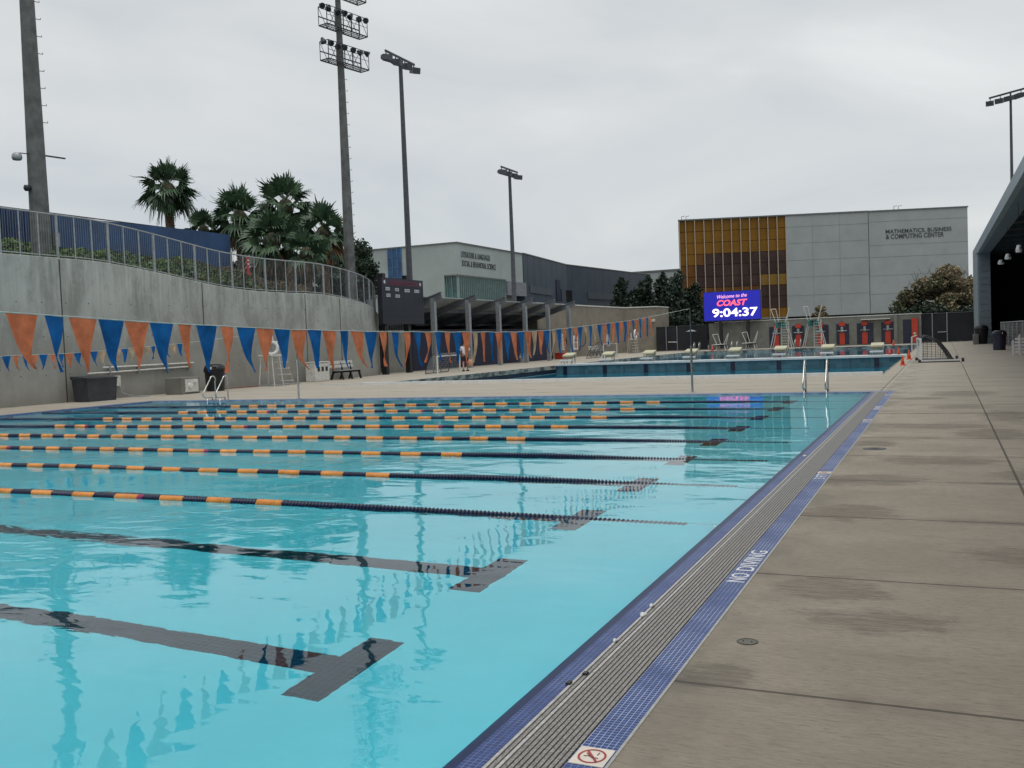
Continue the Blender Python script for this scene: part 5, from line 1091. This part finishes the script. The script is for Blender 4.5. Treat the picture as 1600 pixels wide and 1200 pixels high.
def tower(label, px, zt, zr, w0, w1, y=93.5, ladder=True, yaw=0):
    x = aY(px, 530, y)[0]; t = thing('diving_stand', label, 'diving stand', (x, y, 0), 'diving stands beyond the far pool')
    for s in (-1, 1):
        for d in (-.7, .7): MB().tube([(x + s * w0, y + d, 0), (x + s * w1, y + d * .8, zt)], .045, 6).obj('leg', 'whiteD', t)
        MB().tube([(x + s * w1, y - .8, zt), (x + s * (w1 + .42), y - .8, zr)], .035, 6).obj('rail_post', 'whiteD', t); MB().tube([(x + s * w1 * .8, y + .6, zt), (x + s * (w1 + .2), y + .6, zr + .05)], .035, 6).obj('rail_post', 'whiteD', t)
        MB().tube([(x + s * (w1 + .42), y - .8, zr), (x + s * (w1 + .2), y + .6, zr + .05)], .03, 6).obj('handrail', 'whiteD', t)
    MB().bbox(x - w1 - .05, x + w1 + .05, y - .8, y + .9, zt - (.5 if ladder else .12), zt, .02).obj('platform', 'teal' if ladder else 'dark', t)
    MB().bbox(x - .25, x + .25, y - 3.6, y + .9, zt + .02, zt + .07, .01).obj('diving_board', 'teal' if ladder else 'whiteD', t)
    if ladder:
        for s in (-.0, .62): MB().tube([(x + s + .1, y - 1.0, 0), (x + s + .1, y - .85, zt + .1)], .04, 6).obj('ladder_rail', 'whiteD', t)
        for k in range(9): z = .2 + k * zt / 9.5; MB().box(x + .1, x + .72, y - 1.08, y - .92, z, z + .035).obj('rung', 'whiteD', t)
    else: MB().box(x - w0, x + w0, y - .6, y + .6, .1, .2).obj('base', 'galv', t)
    return t
tower('tall diving stand with teal platform and ladder, left of the pair', 1222, 2.45, 3.75, 1.0, .42); tower('tall diving stand with teal platform and ladder, right of the pair', 1272.5, 2.5, 3.85, 1.0, .42)
tower('low springboard stand with splayed rails under the video board, left one', 1128, .55, 1.55, .45, .32, ladder=False); tower('low springboard stand with splayed rails under the video board, right one', 1174, .6, 1.65, .45, .32, ladder=False)
for px, lb in ((1088, 'thin pair of steel grab rails left of the springboards'), (1147, 'thin pair of steel grab rails between the two springboards'), (1246, 'thin pair of steel grab rails between the two tall diving stands')):
    x = aY(px, 540, 91.0)[0]; t = thing('grab_rails', lb, 'grab rails', (x, 91, 0))
    for s in (-.25, .25): MB().tube([(x + s, 91.2, 0), (x + s + .1, 91.1, .8), (x + s + .1, 90.8, .9), (x + s, 90.5, .2)], .03, 6).obj('rail', 'steel', t, True)
def cone(label, px, py, h, m='coneC', z=0., group='traffic cones by the pool corner', p=None):
    p = p or g(px, py, z); t = thing('traffic_cone', label, 'cone', p, group); r = h * .21
    MB().lathe(p, [(r, .03), (r * .28, h * .96), (r * .2, h), (0, h)], 16).obj('cone_body', m, t, True); MB().bbox(p[0] - r * 1.35, p[0] + r * 1.35, p[1] - r * 1.35, p[1] + r * 1.35, p[2], p[2] + .035, .008).obj('base', m if m == 'coneC' else 'coneC', t)
    MB().lathe(p, [(r * .72, h * .42), (r * .48, h * .72)], 16).obj('collar', 'white' if px == 1420 else m, t); return t
cone('orange cone nearest the pool corner on the deck edge', 1410.5, 571, .40); cone('orange cone with white collar beside the water polo goal', 1420.5, 561.5, .46)
cone('pale red cone standing on the end of the bulkhead', 1386, 556, .46, 'pinkC', .02, p=(-3.0 + .3, 55.3, .02)); cone('red cone with black base standing at the right end of the bulkhead', 1395, 556, .46, 'coneC', .02, p=(-2.25, 55.3, .02))
cone('small orange cone far off on the deck beyond the far pool', 1396, 540, .5, p=aY(1396, 540, 91.6)[:2] + (0,)); cone('small red cone left of the springboards beyond the pool', 1113, 548, .6, 'pinkC', p=aY(1113, 548, 91.8)[:2] + (0,))
t = thing('grab_rails', 'white grab rail at the right corner of the far pool by the rescue board', 'grab rails', (-2.2, 60, 0))
MB().tube([(-1.9, 66, -.6), (-1.9, 66, .9), (-1.6, 66, 1.0)], .035, 6).obj('rail', 'white', t); MB().tube([(-1.9, 66.6, -.6), (-1.9, 66.6, .9), (-1.6, 66.6, 1.0)], .035, 6).obj('rail', 'white', t)

# ================================================================== RIGHT DECK
p = g(1562, 547); bin_('dark navy lidded trash bin with white sticker at the right of the deck', p[0], p[1] + .3, .38, 1.16, 'navyP')
p = g(1536, 537.3); bin_('black trash bin beside the pavilion column', p[0] - .12, p[1] - .2, .50, 1.5, 'black2', slot=False)
p = g(1524, 535.5); t = thing('concrete_block', 'small pale concrete block beside the black bin', 'block', p); MB().bbox(2.05, 2.45, 82.6, 83.4, 0, .8, .03).obj('body', 'greyst', t)
p = g(1583, 555)
t = thing('slatted_rack', 'white slatted rack standing at the right edge of the deck', 'rack', p); x, y = p[0], p[1]
for k in range(5): MB().box(x + .08, x + 1.4, y - .03, y + .02, .1 + k * .155, .20 + k * .155).obj('slat', 'white', t)
for k in range(4): MB().box(x + .08, x + 1.4, y + .45, y + .5, .1 + k * .155, .18 + k * .155).obj('slat', 'whiteD', t)
for a, hh in ((.0, .72), (.28, .98), (1.3, .85)): MB().bar((x + a, y - .05, 0), (x + a, y - .05, hh), .075).obj('upright', 'white', t); MB().bar((x + a, y + .5, 0), (x + a, y + .5, hh * .9), .06).obj('upright', 'whiteD', t)
t = thing('deck_drain', 'round bronze drain cover set in the concrete close to the camera', 'drain cover', (-.9, 4.63, 0))
MB().lathe((-.9, 4.63, -.01), [(.048, 0), (.048, .013), (.043, .0145), (.043, .012), (.0, .012)], 28).obj('cover', mat('bronze_cover', (.16, .15, .12), .5, .2, 60, metal=.3), t); MB().lathe((-.9, 4.63, -.01), [(.052, .0), (.052, .0115), (.0485, .0115)], 28).obj('rim', 'void', t)
for s in (-.02, .02): MB().lathe((-.9 + s, 4.63, 0), [(.004, .002), (.004, .0045), (0, .0045)], 8).obj('screw', 'void', t)
t = thing('deck_drain', 'larger dark round drain in the concrete farther along the deck', 'drain cover', (-.82, 12.7, 0)); MB().lathe((-.82, 12.7, -.01), [(.13, 0), (.13, .013), (.11, .014), (.0, .009)], 28).obj('cover', 'dark', t); MB().lathe((-.82, 12.7, -.01), [(.14, .0), (.14, .0115), (.131, .0115)], 28).obj('rim', 'void', t)
# markings in the outer tile band
def band_text(body, y, ln, hgt=.112, bold=.0):
    return text_mesh(body, 'tile_lettering', mat('white_tile', (.74, .74, .78), .3, .05, 40), (-1.124, y, .0005), (0, 1, 0), (-1, 0, 0), w=ln, h=hgt, depth=.0025, bold=bold)
def two_words(y, lb):
    t = thing('tile_lettering', lb, 'pool marking', (-1.18, y + .4, 0))
    for wd, dy, ln in (('NO', 0, .22), ('DIVING', .29, .59)):
        o = band_text(wd, y + dy, ln, bold=.006); o.name = 'lettering'; o.parent = t; o.matrix_parent_inverse = world_of(t).inverted()
two_words(5.74, 'white NO DIVING tile lettering in the blue band nearest the camera')
def marker(y, txt, lb):
    t = thing('tile_marker', lb, 'pool marking', (-1.18, y, 0), 'depth and warning tiles in the blue band')
    MB().box(-1.246, -1.116, y, y + .145, -.01, .003).obj('tile', 'cream', t)
    c = (-1.181, y + .0725, .003); ring = [(c[0] + .052 * math.cos(a), c[1] + .058 * math.sin(a), .0035) for a in [2 * math.pi * k / 32 for k in range(33)]]
    mb = MB()
    for a, b_ in zip(ring, ring[1:]):
        i = lambda q, k=.84: (c[0] + (q[0] - c[0]) * k, c[1] + (q[1] - c[1]) * k, q[2]); mb.add([(*a[:2], .004), (*b_[:2], .004), (i(b_)[0], i(b_)[1], .004), (i(a)[0], i(a)[1], .004)], [(0, 1, 2, 3)])
    mb.obj('prohibition_ring', 'signred', t); MB().bar((c[0] + .030, c[1] - .042, .0036), (c[0] - .030, c[1] + .042, .0036), .009, .002).obj('slash', 'signred', t)
    mb = MB()
    for a, b_, w_ in (((.008, -.012), (-.01, .004), .012), ((-.01, .004), (-.026, .02), .006), ((-.008, .0), (-.030, -.006), .005), ((.004, -.012), (.022, -.026), .006), ((.008, -.010), (.026, -.012), .005), ((.016, .012), (.018, .034), .004)): mb.bar((c[0] + a[0], c[1] + a[1], .0042), (c[0] + b_[0], c[1] + b_[1], .0042), w_, .001)
    mb.obj('diver_figure', mat('figure_red', (.30, .06, .05), .5), t)
    if txt:
        o = band_text(txt, y - .40 if y > 8 else y - .5, .34); o.parent = t; o.matrix_parent_inverse = world_of(t).inverted()
marker(3.09, None, 'cream tile with red no diving symbol nearest the camera'); marker(10.42, '3 FT', 'cream symbol tile in the band near the middle of the gutter'); marker(16.7, '3 FT', 'cream symbol tile third along the gutter'); marker(23.2, '3 FT', 'farthest cream symbol tile by the pool corner')
two_words(18.9, 'white tile lettering in the blue band far along the gutter')
for (px, py, s, lb) in [(1005, 962, .030, 'white foam scrap lying on the gutter grate, larger piece'), (1018, 948, .02, 'small pale foam scrap on the grate just beyond the larger one'), (961, 1003, .018, 'pale foam crumb on the grate nearer the camera'), (1257, 713, .035, 'white foam scrap on the tile band far along the gutter')]:
    p = g(px, py); mb = MB(); n = 9; R2 = random.Random(px)
    rings = []
    for z, k in ((.002, 1.), (.010, .9), (.016, .5)): rings.append([(p[0] + s * k * math.cos(2 * math.pi * q / n) * (.7 + .25 * math.sin(q * 2.3 + px)), p[1] + s * 1.5 * k * math.sin(2 * math.pi * q / n) * (.7 + .3 * math.cos(q * 1.7)), z)for q in range(n)])
    tag(mb.loft(rings).obj('foam_scrap', 'white', None, True), lb, 'litter')
for (px, py, lb) in [(915, 1054, 'small black clip on the gutter grate near the camera'), (889, 1069, 'tiny black clip at the edge of the gutter grate')]:
    p = g(px, py); tag(MB().bbox(p[0] - .012, p[0] + .012, p[1] - .016, p[1] + .016, .001, .012, .003).obj('grate_clip', 'black2'), lb, 'clip')

# ================================================================== PALMS AND TREES
def palm(label, x, y, z0, zc, R, n=46, seed=1, skirt=0, lean=0., mcrown='frond', group='fan palms behind the railing', tr=.26):
    t = thing('palm_tree', label, 'palm tree', (x, y, z0), group); R2 = random.Random(seed)
    mb = MB(); mb.tube([(x, y, z0), (x + lean * .3, y, z0 + (zc - z0) * .5), (x + lean, y, zc - .1)], [tr * 1.15, tr, tr * .95], 12)
    z = z0 + .2
    while z < zc - .2:      # old leaf bases
        k = (z - z0) / (zc - z0); a0 = R2.uniform(0, 6.28)
        for q in range(5):
            a = a0 + q * 1.257; c = Vector((x + lean * k, y, z)); d = Vector((math.cos(a), math.sin(a), 0)); mb.bar(c + d * tr * .7, c + d * (tr * 1.15) + Vector((0, 0, .14)), .10, .04)
        z += .16
    mb.obj('trunk', 'bark', t)
    c0 = Vector((x + lean, y, zc)); V_, F_, DV, DF = [], [], [], []
    def fan(v, f, el, az, L_, fr, droop, nseg=15, spread=2.0):
        d = Vector((math.cos(az) * math.cos(el), math.sin(az) * math.cos(el), math.sin(el))); side = d.cross(Vector((0, 0, 1)))
        side = side.normalized() if side.length > .05 else Vector((1, 0, 0)); side = Matrix.Rotation(R2.uniform(-.95, .95), 3, d) @ side; up = side.cross(d).normalized()
        tip = c0 + d * L_ * .48 + Vector((0, 0, -droop * .12 * L_)); b0_ = len(v)
        for s1 in (-.018, .018): v.append(c0 + side * s1); 
        for s1 in (.014, -.014): v.append(tip + side * s1)
        f.append((b0_, b0_ + 1, b0_ + 2, b0_ + 3))
        for k in range(nseg):
            a = (k / (nseg - 1) - .5) * spread * 1.25; dd = (d * math.cos(a) + side * math.sin(a)).normalized(); ln = fr * (1 - .28 * abs(a)) * R2.uniform(.78, 1.16); w_ = fr * .085; s2 = dd.cross(up).normalized() * w_
            nrm = up * (.18 * (k % 2) - .09) * fr * .4; i = len(v); p1 = tip + dd * ln * .50 + nrm * .5; p2 = tip + dd * ln * .85 + Vector((0, 0, -droop * ln * .16)); p3 = tip + dd * ln * R2.uniform(.92, 1.12) + side * ln * R2.uniform(-.07, .07) + Vector((0, 0, -droop * ln * R2.uniform(.10, .50)))
            v += [tip + s2 * .25, tip - s2 * .25, p1 - s2, p1 + s2, p2 - s2 * .35, p2 + s2 * .35, p3 - s2 * .1, p3 + s2 * .1]; f += [(i, i + 1, i + 2, i + 3), (i + 3, i + 2, i + 4, i + 5), (i + 5, i + 4, i + 6, i + 7)]
    for k in range(n):
        q = (k + .5) / n; el = math.radians(84 - 136 * q ** .95 + R2.uniform(-11, 11)); az = k * 2.399 + R2.uniform(-.25, .25)
        fan(V_, F_, el, az, R * R2.uniform(.72, 1.1), R * .68 * R2.uniform(.8, 1.15), .3 + 1.5 * q)
    MB().lathe((c0.x, c0.y, c0.z - R * .42), [(tr * 1.0, 0), (R * .24, R * .16), (R * .27, R * .34), (R * .16, R * .52), (0, R * .62)], 10).obj('crown_heart', 'heart', t, True)
    me = bpy.data.meshes.new('crown'); me.from_pydata([tuple(q) for q in V_], [], F_); me.update(); link('crown', me, mcrown, t)
    if skirt:
        for k in range(skirt):
            el = math.radians(R2.uniform(-80, -38)); fan(DV, DF, el, R2.uniform(0, 6.28), R * R2.uniform(.8, 1.1), R * .5, 1.2, 12, 1.3)
        me = bpy.data.meshes.new('dead_skirt'); me.from_pydata([tuple(q) for q in DV], [], DF); me.update(); link('dead_skirt', me, 'deadO' if seed == 6 else 'dead', t)
    return t
def pxp(px, py, D):        # a point at depth D (metres along the view axis)
    r = ray(px, py); return (float(r[0] * D), float(r[1] * D), float(H + r[2] * D))
p = pxp(262, 290, 60); palm('lone fan palm with round crown standing clear above the blue fence', p[0], p[1], 4, p[2] - .1, 1.8, 46, 1, lean=.05)
p = pxp(318, 356, 60); palm('low small fan palm showing over the end of the blue fence', p[0], p[1], 4, p[2], 1.3, 26, 2)
p = pxp(374, 335, 57); palm('bushy fan palm with drooping fronds at the left of the palm clump', p[0], p[1], 4, p[2], 1.8, 42, 3, skirt=46)
p = pxp(446, 318, 60); palm('tallest fan palm at the top of the palm clump', p[0], p[1], 4, p[2], 2.0, 42, 4, skirt=30)
p = pxp(425, 372, 54); palm('lower broad fan palm in the middle of the clump', p[0], p[1], 3.5, p[2], 1.85, 44, 5, skirt=60)
p = pxp(505, 360, 58); palm('fan palm with orange dead fronds just left of the light tower', p[0], p[1], 3.5, p[2], 1.75, 36, 6, skirt=60)
p = pxp(478, 392, 52); palm('short fan palm with pale dead skirt low in the clump', p[0], p[1], 3.5, p[2], 1.35, 30, 7, skirt=60)
def tree(label, base, blobs, n, size, mleaf, name='tree', group=None, trunk=.22, limbs=True, flat=0., shell=.35):
    t = thing(name, label, 'tree', base, group); c = np.mean([b[:3] for b in blobs], axis=0)
    mb = MB(); top = (c[0], c[1], (base[2] + c[2] * 2) / 3); mb.tube([base, ((base[0] + top[0]) / 2 + .1, (base[1] + top[1]) / 2, (base[2] + top[2]) / 2), top], [trunk, trunk * .8, trunk * .6], 8)
    if limbs:
        for b in blobs: mb.tube([top, ((top[0] + b[0]) / 2, (top[1] + b[1]) / 2 + .1, (top[2] + b[2]) / 2 + .1), b[:3]], [trunk * .45, trunk * .25, trunk * .08], 5)
    mb.obj('trunk', 'bark2', t); leaves(cloud(blobs, n, shell), size, 'crown', mleaf, t, flat); return t
def blobset(cx, cy, cz, rx, rz, n, seed, br=.42):
    R2 = random.Random(seed); res = []
    for k in range(n):
        a = R2.uniform(0, 6.28); r = R2.uniform(.25, .85); zz = R2.uniform(-.75, .8); rr = math.sqrt(max(.15, 1 - zz * zz)); q = br * R2.uniform(.7, 1.15)
        res.append((cx + rx * r * rr * math.cos(a), cy + rx * r * rr * math.sin(a), cz + rz * zz * .8, rx * q, rx * q, rz * q * .85))
    return res
p = pxp(560, 425, 74); tree('dark broadleaf tree rising behind the light tower beside the pale building', (p[0], p[1], 0), blobset(p[0], p[1], p[2] - .6, 2.4, 3.4, 12, 3, .38), 15000, .15, 'leafM')
p = pxp(528, 440, 70); tree('lower dark broadleaf tree behind the end of the palm clump', (p[0], p[1], 0), blobset(p[0], p[1], p[2] - .8, 2.0, 1.8, 8, 4), 8000, .15, 'leafM')
p = pxp(400, 425, 66); tree('dark understorey shrub tree filling behind the palm trunks', (p[0], p[1], 2), blobset(p[0], p[1], p[2] - .5, 5.2, 2.2, 16, 9, .36), 22000, .16, 'leafD', limbs=False)
p = pxp(470, 440, 66); tree('dark shrub tree behind the right palm trunks', (p[0], p[1], 2), blobset(p[0], p[1], p[2] - .5, 3.2, 1.6, 12, 19, .38), 11000, .16, 'leafD', limbs=False)
# autumn tree before the pavilion
p = aY(1462, 470, 108)
B_ = blobset(p[0] + .4, 108, 4.8, 3.3, 2.6, 22, 5, .30); B_ += [(p[0] - 3.2, 108, 3.6, 1.3, 1.3, 1.0), (p[0] - 2.5, 107.6, 4.7, 1.1, 1.1, .9), (p[0] + 1.2, 108, 7.0, 1.3, 1.3, .9), (p[0] + 3.2, 108, 5.4, 1.0, 1.2, 1.1)]
t = tree('wide tree with browning autumn leaves in front of the grey building', (p[0], 108, 0), [b for b in B_ if b[2] > 4.6 or b[0] > p[0] + .5], 13000, .19, 'leafA', trunk=.3, shell=.25)
leaves(cloud([b for b in B_ if b[0] < p[0] + 1.2 or b[2] < 4.4] + [(p[0] + 2.8, 108, 3.4, 1.6, 1.2, 1.0), (p[0] + .6, 107.6, 3.0, 1.8, 1.2, .8)], 11000, .3), .19, 'green_crown', 'leafG', t)
mb = MB()
for k in range(60):
    R2 = random.Random(k); a = Vector((p[0] + R2.uniform(-2.6, 3.2), 108 + R2.uniform(-1, 1), R2.uniform(5, 7.2))); mb.tube([a, a + Vector((R2.uniform(-.5, .5), R2.uniform(-.4, .4), R2.uniform(.5, 1.1)))], [.03, .008], 4, False)
mb.obj('twigs', 'bark2', t)
p = aY(1278, 497, 112); tree('small feathery bush top showing over the shower wall', (p[0], 112, 0), blobset(p[0], 112, 3.6, 1.3, .9, 6, 15), 1500, .16, 'leafA', trunk=.1)
# conifers behind the beige building
for k, (px, py, w_, D_) in enumerate([(969, 442, 1.25, 112), (1008, 438, 1.3, 114), (1032, 434, 1.2, 118), (1055, 432, 1.5, 116), (990, 458, 1.1, 113), (1044, 452, 1.4, 112), (1082, 450, 1.6, 118)]):
    p = pxp(px, py, D_); top = p[2]; bl = []
    for j in range(12):
        f = (j + .5) / 12; r = w_ * (.52 + .68 * f ** .7); a = j * 2.4; bl.append((p[0] + r * .45 * math.cos(a), p[1] + r * .45 * math.sin(a), top - f * (top - 1.2), r * .8, r * .8, .95))
    tree(['dark conifer standing farthest left behind the beige wall', 'tall dark conifer against the end of the slate building', 'dark conifer in front of the pale far building', 'tallest dark conifer beside the amber glass corner', 'low dark conifer between the two left conifers', 'broad dark conifer low beside the gate fence', 'dark conifer hidden partly behind the video board'][k], (p[0], p[1], 0), bl, 5200, .24, 'leafD', 'conifer_tree', 'conifers behind the beige building', .2, False)
p = aY(1065, 515, 104); tree('dark clipped shrubbery behind the left gate fence', (p[0], 106, 0), [(p[0] - 4 + 1.6 * k, 106, 2.3 + .4 * math.sin(k * 2), 1.5, 1.2, 1.8) for k in range(7)], 15000, .2, 'leafD', 'shrub', None, .2, False)
p = aY(1480, 515, 104); tree('dark shrubbery behind the right gate fence under the autumn tree', (p[0], 103, 0), [(p[0] - 3 + 1.6 * k, 103, 1.8 + .3 * math.sin(k * 2), 1.4, 1.0, 1.6) for k in range(6)], 9000, .2, 'leafD', 'shrub', None, .2, False)
